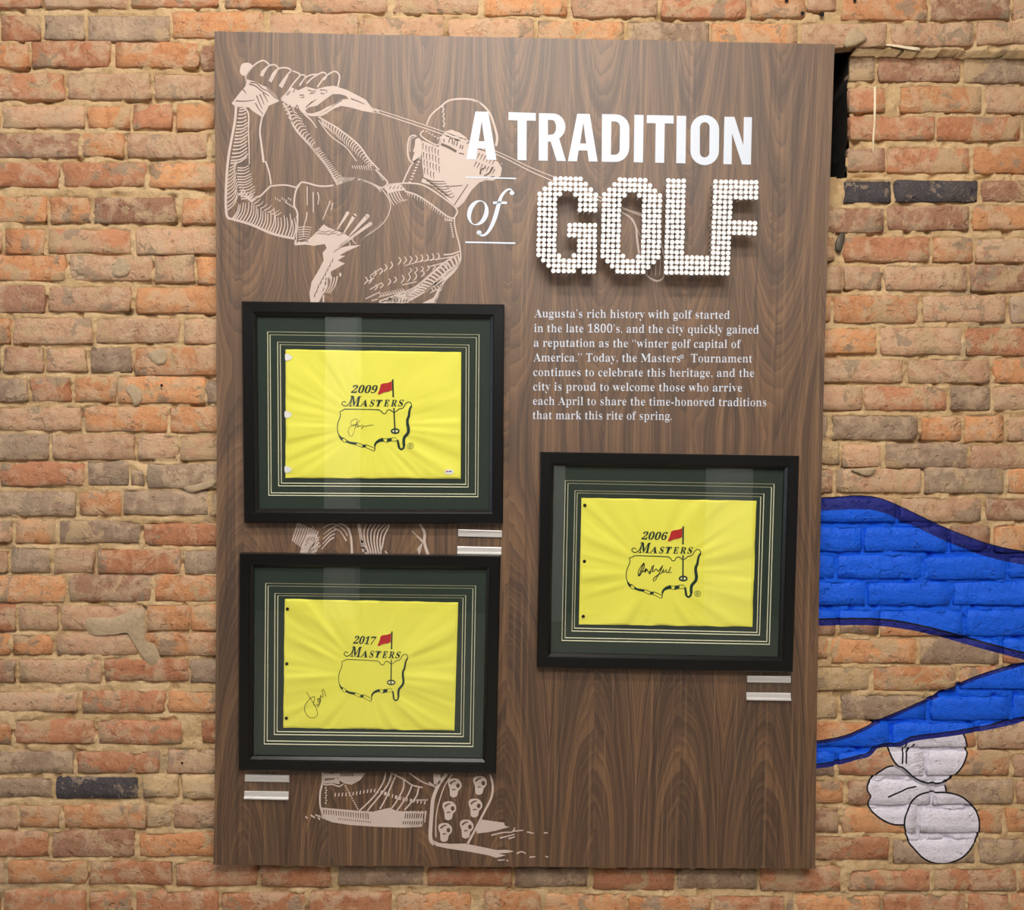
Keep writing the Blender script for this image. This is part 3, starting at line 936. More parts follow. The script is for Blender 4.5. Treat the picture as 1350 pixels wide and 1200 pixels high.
blob('cement_smear', [(150, 813), (188, 801), (192, 822), (194, 848), (206, 851), (212, 872), (203, 880), (191, 872), (188, 855), (175, 838), (158, 834), (150, 833), (120, 838), (112, 815)], -0.004, 0.004, M['cement'], 1)
blob('cement_smear', [(197, 463), (219, 461), (219, 478), (209, 482), (202, 478), (196, 471)], -0.005, 0.002, M['cement'], 2)
blob('cement_smear', [(165, 514), (173, 506), (187, 515), (187, 529), (178, 536), (172, 524)], -0.005, 0.003, M['cement'], 3)
blob('cement_smear', [(152, 345), (162, 338), (172, 350), (170, 362), (158, 366), (148, 362)], -0.004, 0.003, M['cement'], 4)
blob('cement_smear', [(1112, 56), (1118, 42), (1128, 37), (1143, 50), (1134, 58), (1124, 62), (1115, 63)], -0.006, 0.010, M['cement'], 5)
blob('cement_smear', [(1123, 619), (1154, 617), (1150, 626), (1142, 628), (1130, 624)], -0.006, 0.005, M['cement'], 6)
blob('cement_smear', [(242, 643), (262, 638), (283, 632), (284, 640), (262, 648), (250, 650)], -0.005, 0.004, M['cement'], 7)
blob('paint_drip', [(1152.2, 114), (1155.2, 114), (1154.8, 150), (1153.8, 170), (1152.6, 186), (1150.8, 204), (1150, 186), (1151.8, 160), (1151.5, 140)], YN - 0.004, 0.002, M['drip'], 8)
blob('paint_patch', [(1160, 59), (1178, 58.5), (1196, 61), (1212, 63), (1212, 67), (1196, 65), (1180, 62)], -0.003, 0.0015, M['drip'], 9)
blob('steel_wedge', [(1105, 311), (1108, 307), (1114, 309), (1112, 322), (1108, 333), (1102, 331), (1101, 321)], -0.004, 0.006, M['steel'], 10)
for (hx, hy, hr) in ((1058, 17.5, 2.6), (1083.5, 19, 3.4), (1037, 0.5, 2.6), (1127, 0.5, 2.4), (213, 508, 1.8), (1107.5, 319, 1.0), (240, 1006, 1.6)):
    b = MB(); c = P(hx, hy, -0.0085); lathe(b, c, [(hr * 0.0019, 0), (hr * 0.0019, 0.0006)], 10)
    b.obj('nail_hole', M['hole'], wall)

# ------------------------------------------------------------------ display board
TH = 0.019
Lf = [(282.7, 41.3), (283.0, 100), (283.6, 170), (284.5, 300), (285.2, 450), (285.7, 600), (285.2, 750), (284.2, 900), (282.9, 1050), (281.5, 1140.4)]
Rf = [(1100.5, 58.5), (1098.9, 100), (1096.6, 170), (1092, 300), (1087.6, 450), (1083.8, 600), (1080.6, 750), (1077.6, 900), (1075.6, 1050), (1074.9, 1145.6)]
board = thing('display_board', P(680, 1143, YB), 'tall walnut-veneered exhibition board with white title lettering and golfer print', 'sign board')
vs = []; fs = []
n = len(Lf)
for (a, c) in zip(Lf, Rf):
    for t in (0, 1):
        q = a if t == 0 else c
        f = P(q[0], q[1], YB)
        vs.append(f); vs.append(Vector((f.x, YB + TH, f.z)))
for i in range(n - 1):
    a, b_ = i * 4, i * 4 + 4
    fs += [(a, b_, b_ + 2, a + 2), (a + 1, a + 3, b_ + 3, b_ + 1), (a, a + 1, b_ + 1, b_), (a + 2, b_ + 2, b_ + 3, a + 3)]
fs.append((0, 2, 3, 1)); e = (n - 1) * 4; fs.append((e, e + 1, e + 3, e + 2))
mesh_obj('panel', vs, fs, M['wood'], board)
b = MB()
for yy in (160, 420, 760, 1050):
    c0, c1 = P(330, yy, YB), P(1030, yy, YB)
    b.box((c0.x, YB + TH, c0.z - 0.03), (c1.x, 0.004, c0.z + 0.03))
b.obj('mounting_batten', M['plaster'], board)

surfB = lambda x, y: P(x, y, YB - 0.0004)
surfB2 = lambda x, y: P(x, y, YB - 0.0008)
surfB3 = lambda x, y: P(x, y, YB - 0.0012)

# ---- golfer illustration (printed in pinkish beige)
G = Draw(surfB)
GD = Draw(surfB2)


def lerp(a, b_, t):
    return (a[0] + (b_[0] - a[0]) * t, a[1] + (b_[1] - a[1]) * t)


def along(poly, t):
    q = catmull(poly, 6.0)
    k = t * (len(q) - 1); i = min(len(q) - 2, int(k))
    return lerp(q[i], q[i + 1], k - i)


rh = random.Random(3)


def hatch(A_, B_, n_, w0=1.3, w1=0.6, bow=0.15, t0=0.0, t1=1.0, jit=0.15):
    for k in range(n_):
        t = t0 + (t1 - t0) * (k + 0.5) / n_
        a = along(A_, t); b2 = along(B_, t)
        f = 1 - rh.random() * jit
        b2 = lerp(a, b2, f)
        mx, my = (a[0] + b2[0]) / 2, (a[1] + b2[1]) / 2
        dx, dy = b2[0] - a[0], b2[1] - a[1]
        G.stroke([a, (mx + dy * bow, my - dx * bow), b2], w0, w1)


G.frame(280, 60, 6)
G.fill([(225, 160), (250, 138), (290, 138), (318, 160), (300, 200), (275, 235), (245, 240), (218, 215)], True)
for s_ in ([(275, 225), (320, 165), (370, 128), (410, 120), (450, 150)], [(385, 215), (420, 180), (460, 155), (500, 155), (525, 180)],
           [(455, 270), (480, 220), (520, 185), (570, 175), (610, 185), (630, 205)], [(530, 320), (570, 260), (620, 205), (660, 210), (692, 235), (640, 300), (590, 370), (545, 420)],
           [(692, 235), (718, 232), (735, 250), (690, 310)], [(690, 320), (735, 255), (790, 230), (830, 230)], [(745, 300), (800, 250), (875, 212), (905, 240), (880, 275)],
           [(830, 330), (880, 260), (930, 220), (972, 205), (1005, 235), (1000, 290), (990, 330)], [(262, 232), (270, 300)]):
    G.stroke(s_, 2.0, 1.9)
for (a, b2) in (((440, 165), (385, 240)), ((520, 185), (455, 285)), ((600, 235), (540, 330))):
    G.stroke([a, lerp(a, b2, .6), b2], 1.0, 5.0)
G.fill([(265, 265), (262, 320), (215, 375), (152, 458), (185, 485), (290, 490), (315, 515), (400, 572), (425, 520), (445, 478), (530, 440), (500, 390), (440, 330), (400, 318), (330, 283)])
for s_ in ([(185, 438), (260, 440), (335, 430)], [(340, 455), (365, 500), (400, 545)], [(300, 290), (350, 300), (400, 345), (440, 360), (500, 420)], [(290, 305), (340, 320), (390, 360), (450, 400)],
           [(350, 395), (370, 450), (395, 500)], [(375, 385), (395, 430), (410, 470)], [(400, 375), (425, 420), (440, 450)], [(240, 345), (270, 380)], [(430, 330), (480, 380), (520, 430)]):
    GD.frame(280, 60, 6).stroke(s_, 1.6, 0.8)
# forearm
G.stroke([(188, 480), (178, 600), (150, 750), (125, 900), (112, 1050), (106, 1200), (108, 1300), (118, 1355), (140, 1372)], 3.2)
G.stroke([(240, 480), (285, 540), (285, 680), (290, 800), (292, 940)], 2.0, 1.2)
G.stroke([(392, 568), (376, 680), (390, 800), (405, 925)], 2.0, 3.0)
G.stroke([(420, 915), (448, 1000), (465, 1100)], 2.0)
hatch([(215, 490), (190, 640), (165, 790), (140, 940)], [(265, 480), (280, 600), (283, 730), (288, 880)], 17, 2.0, 1.4, -0.12)
hatch([(140, 960), (122, 1060), (118, 1180), (120, 1310)], [(200, 900), (190, 980), (200, 1080), (210, 1180)], 12, 1.6, 1.0, -0.12)
hatch([(200, 960), (195, 1040), (210, 1130), (230, 1220)], [(300, 940), (320, 1020), (335, 1100), (345, 1180)], 12, 1.8, 0.9, -0.12)
# upper arm
G.stroke([(465, 1108), (430, 1140), (380, 1190), (345, 1200)], 2.2)
G.stroke([(465, 1112), (540, 1104), (600, 1107), (668, 1125)], 2.0)
G.stroke([(135, 1368), (300, 1415), (480, 1490), (660, 1530)], 3.2)
hatch([(150, 1370), (300, 1415), (480, 1490), (660, 1530)], [(215, 1235), (330, 1215), (500, 1280), (670, 1330)], 24, 2.0, 0.9, -0.10, jit=0.35)
hatch([(200, 1180), (250, 1200), (300, 1235)], [(240, 1130), (300, 1160), (350, 1200)], 6, 3.0, 1.2, -0.1)
hatch([(300, 1230), (400, 1300), (500, 1350)], [(350, 1190), (450, 1250), (560, 1320)], 8, 1.5, 0.6, -0.1)
# sleeve
G.stroke([(665, 1125), (700, 1085), (740, 1085), (850, 1112), (960, 1105), (1060, 1070), (1130, 1055), (1200, 1070), (1270, 1098), (1325, 1140)], 2.2)
G.stroke([(700, 1085), (665, 1140), (650, 1200), (648, 1270), (672, 1325), (670, 1440), (655, 1575)], 2.2, 2.6)
for s_ in ([(750, 1115), (750, 1262)], [(797, 1160), (798, 1320)], [(830, 1160), (842, 1200), (834, 1258)], [(932, 1230), (905, 1300), (873, 1378)], [(952, 1245), (940, 1305)],
           [(750, 1318), (742, 1370), (722, 1440), (720, 1515)]):
    G.stroke(s_, 1.5, 1.0)
for k in range(7):
    G.stroke([(680, 1440 + k * 19), (730, 1434 + k * 19), (785 - k * 4, 1440 + k * 19)], 1.3, 0.8)
G.fill([(650, 1582), (680, 1548), (750, 1545), (800, 1500), (880, 1415), (920, 1440), (985, 1465), (1045, 1490), (1085, 1515), (1120, 1520), (1010, 1600), (1080, 1585), (1175, 1578), (1060, 1630), (1005, 1660),
        (1050, 1665), (990, 1700), (1050, 1725), (935, 1790), (940, 1830), (880, 1960), (842, 2030), (775, 2030), (768, 1960), (785, 1870), (840, 1780), (880, 1700), (872, 1640), (905, 1602), (890, 1570), (800, 1585), (740, 1575)])
for (a, b2, w) in (((1070, 1325), (985, 1460), 4.5), ((1125, 1345), (1035, 1490), 5.0), ((1225, 1350), (1080, 1510), 6.0), ((1250, 1410), (1000, 1590), 5.0)):
    G.stroke([a, lerp(a, b2, .5), b2], w, 1.2)
    G.disc(a[0], a[1], w * 3, w * 3)
GD.frame(280, 60, 6)
for k in range(16):
    a = (830 + (k % 8) * 26, 1470 + (k // 8) * 26 + rh.uniform(-8, 8)); GD.stroke([a, (a[0] + 26, a[1] - 5)], 0.9)
for k in range(9):
    a = (800 + k * 18 + rh.uniform(-6, 6), 1990 - k * 34); GD.stroke([a, (a[0] + 10, a[1] - 38)], 1.5, 0.6)
for k in range(10):
    a = (960 + k * 14, 1640 - k * 9); GD.stroke([a, (a[0] + 8, a[1] - 20)], 1.0, 0.6)
for k in range(5):
    G.stroke([(900 + k * 22, 1830 + rh.uniform(-10, 10)), (890 + k * 20, 1900), (865 + k * 16, 1960)], 1.8, 0.8)
G.stroke([(880, 1975), (878, 2030)], 2.0); G.disc(1012, 1813, 9, 16)
G.stroke([(1060, 1540), (1085, 1560), (1090, 1590)], 1.2); G.stroke([(1100, 1520), (1115, 1550), (1135, 1568)], 1.2)
for k in range(8):
    G.disc(500 + k * 17, 1210 + (k % 3) * 9, 4, 9)
for k in range(5):
    G.disc(580 + k * 14, 1240 + k * 9, 5, 8)
# far arm
G.stroke([(560, 455), (600, 520), (650, 650), (780, 800), (900, 950), (985, 1090)], 2.6)
G.stroke([(840, 565), (900, 600), (1000, 660), (1150, 780), (1240, 900), (1320, 985)], 2.0)
G.stroke([(840, 590), (930, 710), (1050, 800), (1100, 860), (1140, 915)], 1.3)
G.stroke([(725, 540), (780, 590), (825, 652)], 2.4, 1.0)
hatch([(560, 480), (610, 590), (690, 700), (800, 830)], [(650, 500), (720, 600), (770, 690), (820, 760)], 14, 2.0, 0.8, 0.25)
hatch([(800, 830), (870, 920), (930, 1010), (985, 1085)], [(850, 800), (920, 900), (980, 980), (1050, 1050)], 18, 1.6, 0.7, 0.1)
hatch([(860, 575), (1000, 665), (1140, 780), (1270, 950)], [(890, 640), (1000, 740), (1120, 850), (1240, 960)], 24, 1.7, 0.8, -0.15)
for k in range(8):
    G.stroke([(1000 + k * 14, 1085 - k * 2), (1018 + k * 14, 1040)], 1.2, 0.5)
for k in range(9):
    G.stroke([(1105 + k * 18, 950), (1115 + k * 18, 975 + k * 2)], 1.2, 0.6)
# hands
G.fill([(540, 430), (590, 370), (625, 330), (680, 355), (740, 325), (820, 345), (900, 325), (960, 318), (1060, 350), (1120, 380), (1215, 430), (1255, 485), (1320, 520), (1320, 540), (1190, 518), (1090, 490), (1020, 478),
        (960, 500), (900, 540), (860, 560), (780, 560), (720, 540), (680, 500), (600, 470)],
       holes=[[(735, 515), (760, 490), (830, 475), (880, 435), (950, 385), (1010, 385), (1060, 400), (1078, 425), (1020, 425), (975, 460), (910, 485), (860, 515), (790, 538), (750, 535)]])
G.stroke([(850, 545), (920, 500), (975, 465), (1030, 428)], 2.2, 1.2)
GD.frame(280, 60, 6)
for s_ in ([(1095, 420), (1150, 440), (1205, 465)], [(755, 350), (790, 362), (820, 358)], [(850, 352), (905, 355), (905, 375)], [(855, 378), (890, 382)], [(690, 395), (720, 390), (725, 412), (695, 412)],
           [(640, 370), (655, 340)], [(590, 395), (620, 360)], [(770, 380), (810, 375)], [(760, 470), (820, 425)], [(740, 490), (790, 440)], [(655, 510), (670, 470), (690, 520)], [(610, 470), (625, 500), (640, 530)]):
    GD.stroke(s_, 1.5, 0.8)
# club shaft
G.frame(0, 0, 1)
G.stroke([(491, 142.5), (560, 165), (619, 186), (660, 202), (700, 221), (735, 235)], 1.1, smooth=True)
G.stroke([(491, 146), (560, 169), (619, 190), (660, 206), (700, 226), (732, 240)], 1.3, smooth=True)
G.stroke([(735, 237), (765, 249), (800, 264)], 1.1); G.stroke([(735, 242), (765, 254), (800, 268)], 1.2)
G.frame(700, 220, 7.5)
G.stroke([(890, 400), (990, 440), (1100, 475)], 1.2, 5.0)
G.stroke([(880, 440), (980, 500), (1035, 590), (1050, 720), (1070, 860)], 1.8, 3.2)
for k in range(9):
    G.stroke([(985 + k * 11, 500 + k * 20), (1020 + k * 8, 520 + k * 22)], 0.8, 0.5)
G.frame(850, 220, 7.5)
G.stroke([(-20, 1010), (10, 1060), (70, 1110), (130, 1128), (180, 1100), (192, 1040), (190, 900), (150, 700)], 2.8, 1.0)
for k in range(4):
    G.stroke([(20 + k * 42, 1080 - k * 2), (30 + k * 42, 900)], 0.7)
GD.frame(850, 220, 7.5).stroke([(110, 1105), (140, 1105)], 1.6)
# head and cap
G.frame(440, 100, 6)
G.stroke([(735, 385), (770, 310), (850, 240), (920, 192), (1050, 183), (1150, 210), (1230, 290), (1272, 400), (1292, 490), (1283, 555)], 2.0, 3.2)
G.stroke([(1100, 190), (1160, 215)], 3.6, 2.0)
for k in range(9):
    G.disc(862 + (k % 2) * 6 + k, 245 + k * 19, 7, 9)
G.stroke([(712, 430), (690, 475), (820, 547), (845, 480)], 1.8)
for k in range(5):
    G.disc(735 + k * 22, 440 + k * 13, 9, 5)
G.stroke([(655, 480), (625, 470), (597, 495), (585, 560), (590, 640), (618, 685), (655, 665), (690, 640)], 2.0)
G.stroke([(640, 485), (612, 500), (602, 560), (604, 600)], 1.0)
G.fill([(648, 500), (690, 505), (690, 640), (640, 680), (620, 670), (640, 600), (625, 600), (640, 560)], True)
G.fill([(695, 510), (830, 565), (850, 480), (880, 440), (930, 425), (1000, 452), (1050, 490), (1065, 540), (1120, 575), (1200, 600), (1250, 660), (1300, 680), (1330, 730), (1320, 790), (1260, 830), (1200, 825), (1150, 845), (1090, 905), (1030, 1000),
        (980, 1045), (940, 1020), (880, 955), (780, 870), (690, 840), (712, 790), (700, 700)])
GD.frame(440, 100, 6)
for k in range(22):
    u = k % 6; v = k // 6
    a = (708 + u * 24 + v * 4, 535 + v * 65 + u * 9 + rh.uniform(-6, 6)); GD.stroke([a, (a[0] - 3, a[1] + 28), (a[0] + 2, a[1] + 52)], 1.4, 0.7)
for k in range(7):
    y = 805 + k * 22
    GD.stroke([(705 + k * 28, y), (780 + k * 26, y + 28), (880 + k * 12, y + 30 - k * 4)], 1.7, 0.8)
for k in range(9):
    GD.stroke([(1060 - k * 12, 860 + k * 18), (1045 - k * 12, 885 + k * 18)], 1.5, 0.7)
for k in range(6):
    GD.stroke([(880 + k * 22, 870 + k * 0), (910 + k * 22, 885 - k * 4)], 1.2, 0.6)
for s_ in ([(850, 540), (910, 565), (970, 600)], [(870, 500), (872, 525)], [(910, 530), (920, 490), (940, 500), (935, 540)], [(950, 550), (960, 508), (980, 515), (970, 555)], [(1005, 545), (998, 575)], [(1022, 550), (1015, 580)],
           [(990, 610), (1030, 620)]):
    GD.stroke(s_, 1.4 if s_[0][0] > 860 else 3.4)
for k in range(14):
    a = (1130 + (k % 7) * 24, 600 + (k // 7) * 78 + (k % 7) * 10); GD.stroke([a, (a[0] - 22, a[1] + 44)], 1.5, 0.6)
GD.stroke([(1160, 780), (1165, 745), (1200, 725), (1205, 735)], 2.6, 1.2)
GD.stroke([(1190, 790), (1230, 770), (1260, 720)], 1.8, 2.6); GD.stroke([(1205, 812), (1270, 795)], 1.6)
G.frame(440, 100, 6)
G.stroke([(690, 650), (625, 690), (580, 770), (545, 850)], 1.9)
for k in range(8):
    G.disc(672 - k * 10, 680 + k * 23, 12, 6)
# collar and back
G.stroke([(430, 860), (540, 850), (620, 850), (700, 862), (780, 905), (880, 975), (960, 1040), (977, 1080), (950, 1125)], 2.0)
G.stroke([(560, 912), (650, 940), (750, 1000), (830, 1060), (900, 1112), (955, 1130)], 2.0)
G.fill([(398, 888), (450, 850), (540, 862), (570, 905), (500, 912), (430, 930)])
hatch([(580, 920), (700, 970), (830, 1060), (940, 1128)], [(575, 950), (690, 1000), (810, 1085), (930, 1170)], 20, 1.2, 0.5, 0.0)
for k in range(5):
    G.stroke([(425 + k * 22, 925 - k * 3), (450 + k * 24, 980), (478 + k * 26, 1028 - k * 12)], 1.5, 0.8)
for k in range(4):
    GD.frame(440, 100, 6).stroke([(440 + k * 30, 895), (455 + k * 30, 870)], 1.2, 0.8)
G.stroke([(1325, 700), (1330, 690)], 1)
for k in range(6):
    G.disc(340 + k * 10, 752 + k * 14, 5, 6)
G.frame(440, 220, 6)
G.stroke([(-5, 150), (60, 120), (160, 98), (250, 112), (320, 140), (380, 165), (425, 130), (400, 90), (330, 20)], 2.0)
G.stroke([(360, 160), (400, 200), (440, 265), (448, 330), (410, 420), (340, 490), (250, 550)], 1.4, 0.8)
G.stroke([(335, 150), (375, 200)], 1.6, 1.0)
for k in range(14):
    G.disc(220 + k * 12, 580 - k * 11, 3, 3)
G.stroke([(958, 400), (955, 440), (968, 520), (990, 600), (1002, 670), (1000, 745), (950, 830), (880, 900), (850, 960), (800, 1075)], 1.6, 2.2)
for k in range(8):
    G.disc(925 + k * 3, 450 + k * 15, 9, 4)
for k in range(5):
    G.stroke([(880 + k * 14, 405 + k * 4), (885 + k * 14, 430)], 1.2)
# sash with ladder hatching
sA = [(990, 690), (900, 740), (790, 830), (650, 950), (540, 1000), (360, 1070)]
sB = [(1000, 760), (940, 810), (830, 905), (720, 985), (610, 1050), (520, 1080)]
G.stroke(sA, 2.0, 3.5); G.stroke(sB, 2.0, 2.5)
hatch(sA, sB, 22, 2.6, 2.0, 0.05, jit=0.0)
G.fill([(1000, 750), (950, 830), (880, 890), (790, 950), (720, 985), (800, 905), (880, 830)])
G.fill([(360, 1070), (450, 1040), (560, 1010), (620, 990), (590, 1075), (360, 1078)])
G.fill([(700, 1078), (790, 1035), (840, 940), (870, 900), (850, 980), (800, 1078)])
GD.frame(440, 220, 6)
for k in range(7):
    GD.stroke([(430 + k * 24, 1068), (440 + k * 24, 1040)], 1.3, 0.6)
G.stroke([(870, 695), (930, 690), (995, 668)], 2.0, 1.6)
G.stroke([(560, 782), (700, 745), (860, 725), (985, 700)], 1.0, 1.4)


def ticks(x0, y0, x1, y1, n_, h=48, w=1.6, lean=8):
    for k in range(n_):
        t = k / max(1, n_ - 1)
        x = x0 + (x1 - x0) * t; y = y0 + (y1 - y0) * t
        G.stroke([(x, y), (x + lean + 8, y + h * .45), (x - lean, y + h)], w * .7, w * .6, wm=w)


ticks(250, 870, 285, 865, 2, 60); ticks(320, 820, 370, 800, 2, 50); ticks(405, 770, 450, 750, 2, 60); ticks(515, 715, 820, 680, 8, 60)
ticks(600, 800, 880, 760, 7, 45, 1.4); ticks(700, 820, 720, 815, 1, 50); ticks(540, 855, 640, 835, 3, 65); ticks(435, 885, 480, 870, 2, 50)
ticks(330, 930, 375, 915, 2, 45); ticks(360, 1000, 540, 960, 10, 34, 1.3); ticks(770, 960, 840, 930, 4, 40, 1.4)
for s_ in ([(290, 860), (370, 805)], [(285, 970), (375, 920)], [(250, 1045), (365, 990)], [(540, 935), (655, 908)], [(740, 795), (880, 755)], [(300, 1060), (350, 1045)], [(270, 905), (320, 880)]):
    G.stroke(s_, 1.3)
# legs between the frames
G.frame(380, 680, 4.5)
for k in range(10):
    G.stroke([(60 - k * 3 + k * 16, 40 + k * 6), (40 + k * 12, 100 + k * 8), (25 + k * 10, 150 + k * 8)], 2.2, 1.4)
for k in range(8):
    G.stroke([(150 + k * 6, 62 + k * 16), (110 + k * 4, 130 + k * 14), (70 + k * 10, 228)], 1.4, 2.0)
for k in range(6):
    G.stroke([(185 - k * 2, 125 + k * 16), (150, 170 + k * 10), (110 + k * 8, 226)], 1.0, 1.8)
for k in range(4):
    G.stroke([(290 - k * 6, 58 + k * 24), (255 - k * 4, 75 + k * 24), (210 - k * 4, 110 + k * 30)], 2.0, 1.0)
G.stroke([(205, 75), (245, 52), (290, 55), (335, 90), (350, 120)], 1.6); G.stroke([(270, 72), (310, 95), (345, 150)], 1.2, 2.0)
G.stroke([(300, 45), (350, 70), (372, 130), (378, 228)], 2.4, 3.0)
G.stroke([(418, 50), (430, 120), (445, 190), (470, 228)], 4.0, 3.6); G.fill([(420, 80), (470, 220), (440, 215)])
for k in range(6):
    G.stroke([(465 + k * 27, 50), (450 + k * 22, 90), (455 + k * 18, 150), (480 + k * 14, 228)], 1.4, 2.0)
G.stroke([(600, 60), (570, 120), (560, 170), (545, 228)], 2.0)
G.stroke([(780, 50), (808, 100), (808, 160), (830, 232)], 3.0, 4.0)
for k in range(9):
    G.stroke([(735 + k * 8, 92 + k * 7), (745 + k * 8, 102 + k * 9)], 1.8, 1.2)
for k in range(6):
    G.stroke([(795 - k * 2, 165 + k * 8), (765 + k * 2, 200 + k * 6)], 1.6, 1.0)
G.stroke([(575, 210), (590, 228)], 1.6)
# shoes
G.frame(310, 1000, 5.4)
G.stroke([(620, 100), (625, 140), (618, 190), (605, 250), (605, 330), (622, 400), (640, 430)], 2.6, 2.2)
G.stroke([(618, 180), (650, 190), (690, 185), (740, 200), (770, 182)], 1.6)
G.fill([(700, 105), (930, 105), (890, 155), (830, 188), (780, 180), (730, 150)])
G.fill([(625, 105), (700, 110), (740, 150), (745, 185), (700, 178), (630, 180)])
for k in range(7):
    GD.frame(310, 1000, 5.4).stroke([(752 + k * 14, 128), (754 + k * 14, 105)], 1.2)
for k in range(5):
    GD.stroke([(640 + k * 14, 160 - k * 2), (650 + k * 14, 140)], 1.6)
G.fill([(612, 350), (860, 372), (980, 380), (1030, 368), (1100, 352), (1150, 375), (1345, 380), (1330, 488), (1200, 494), (1020, 488), (820, 475), (690, 455), (615, 425)])
for k in range(19):
    x = 630 + k * 17.5; GD.stroke([(x, 366 + k * 1.6), (x + 3, 398 + k * 2.0)], 1.3, 0.8)
for k in range(9):
    x = 1215 + k * 16; GD.stroke([(x, 392), (x - 6, 428)], 1.3); GD.stroke([(x - 16, 448), (x - 20, 470)], 1.2)
for k in range(16):
    GD.stroke([(735 + k * 15, 425 + k * 1.5), (738 + k * 15, 438 + k * 1.5)], 0.9)
for s_ in ([(1072, 105), (1050, 180), (980, 280), (880, 378)], [(1115, 105), (1085, 190), (1010, 290), (940, 380), (960, 420)], [(1150, 110), (1110, 200), (1070, 290), (1030, 360)],
           [(1200, 150), (1195, 220), (1140, 320), (1105, 365)], [(1260, 190), (1230, 260), (1190, 320), (1150, 375)], [(1308, 205), (1290, 270), (1240, 330), (1205, 368)],
           [(1120, 110), (1200, 150), (1260, 190), (1335, 208)], [(1240, 105), (1310, 155), (1350, 175), (1420, 200)], [(1380, 170), (1440, 215)]):
    G.stroke(s_, 1.9)
for k in range(26):
    x = 710 + k * 25.5; y = 260 - 30 * math.exp(-((k - 11) / 5.0) ** 2) + max(0, k - 11) * 4.0
    G.stroke([(x + 5, y - 13), (x, y + 12)], 1.5 if k not in (13, 14, 17, 18) else 3.2)
for k in range(12):
    G.disc(785 + k * 8, 195 + k * 15, 6, 5)
for k in range(7):
    G.disc(645 + (k % 2) * 4, 210 + k * 18, 6, 6)
for (x, y) in ((508, 420), (545, 408), (560, 416), (580, 405), (600, 412), (596, 428)):
    G.stroke([(x - 8, y - 6), (x + 8, y + 8)], 1.8)
# second shoe: spiked sole
G.frame(540, 1000, 6.136)
G.fill([(192, 128), (252, 128), (250, 190), (225, 215), (195, 210)])
G.stroke([(300, 125), (235, 215), (190, 330), (178, 450), (168, 640), (200, 695)], 4.2, 5.2)
G.stroke([(345, 130), (290, 210), (245, 330), (215, 470), (212, 640)], 1.4)
G.stroke([(652, 130), (672, 220), (660, 320), (600, 440), (540, 560), (470, 690)], 2.6, 3.0)
G.fill([(185, 660), (240, 685), (330, 692), (450, 690), (600, 720), (700, 742), (780, 740), (845, 752), (790, 765), (720, 770), (780, 785), (700, 805), (640, 785), (480, 755), (300, 728), (210, 708)])
G.fill([(585, 495), (700, 512), (765, 520), (770, 545), (808, 555), (760, 568), (700, 585), (620, 600), (545, 608), (540, 580)])
for s_ in ([(660, 622), (760, 600), (830, 595), (850, 560)], [(730, 645), (850, 615)], [(830, 590), (918, 582)], [(950, 595), (1005, 607)], [(1085, 603), (1118, 603)], [(715, 825), (770, 820)], [(865, 770), (905, 755), (940, 770)],
           [(970, 800), (1018, 795)], [(1100, 795), (1122, 798)], [(800, 650), (850, 636)], [(785, 822), (800, 832)]):
    G.stroke(s_, 2.0, 1.4)
for (x, y) in ((365, 215), (570, 195), (322, 400), (533, 378), (288, 575), (462, 548)):
    pts = [(-56, -10), (-48, -42), (-15, -52), (25, -48), (54, -15), (55, 15), (40, 38), (30, 45), (18, 90), (-8, 102), (-38, 88), (-40, 60), (-42, 30)]
    G.fill([(x + a, y + c) for a, c in pts], True)
    GD.frame(540, 1000, 6.136)
    GD.disc(x + 26, y + 6, 15, 19); GD.stroke([(x - 38, y - 8), (x - 15, y - 28), (x + 10, y - 34)], 2.4, 1.4); GD.stroke([(x - 20, y + 40), (x, y + 34), (x + 10, y + 42)], 1.8, 0.8)
for k in range(10):
    G.stroke([(20 + k * 14, 330), (12 + k * 14, 345)], 1.2)
for k in range(5):
    G.stroke([(10 + k * 30, 425), (2 + k * 30, 520)], 2.6, 1.2)
G.fill([(0, 500), (100, 500), (90, 555), (0, 555)])
gi = G.obj('golfer_illustration', M['art'], board)
gi['label'] = 'pinkish beige line print of a golfer in full backswing'
o = GD.obj('hatching', M['dark_print'], gi); o['kind'] = 'stuff'; gi['kind'] = 'stuff'

# ---- title lettering
FL = {}
FL['A'] = ([(626.7, 147), (643.7, 147.4), (654.5, 210.9), (641.9, 210.6), (639.9, 196), (629.4, 195.8), (627.4, 210.3), (614.8, 210)], [(635.1, 160), (638.7, 186.3), (631, 186.1)])
T1 = [(670.4, 147.8), (706.4, 149), (706.4, 159.4), (694.4, 159), (694, 211.4), (682.2, 211.1), (682.3, 158.8), (670.4, 158.4)]


def arc(cx, cy, rx, ry, a0, a1, n_=8):
    return [(cx + rx * math.cos(math.radians(a0 + (a1 - a0) * k / n_)), cy - ry * math.sin(math.radians(a0 + (a1 - a0) * k / n_))) for k in range(n_ + 1)]


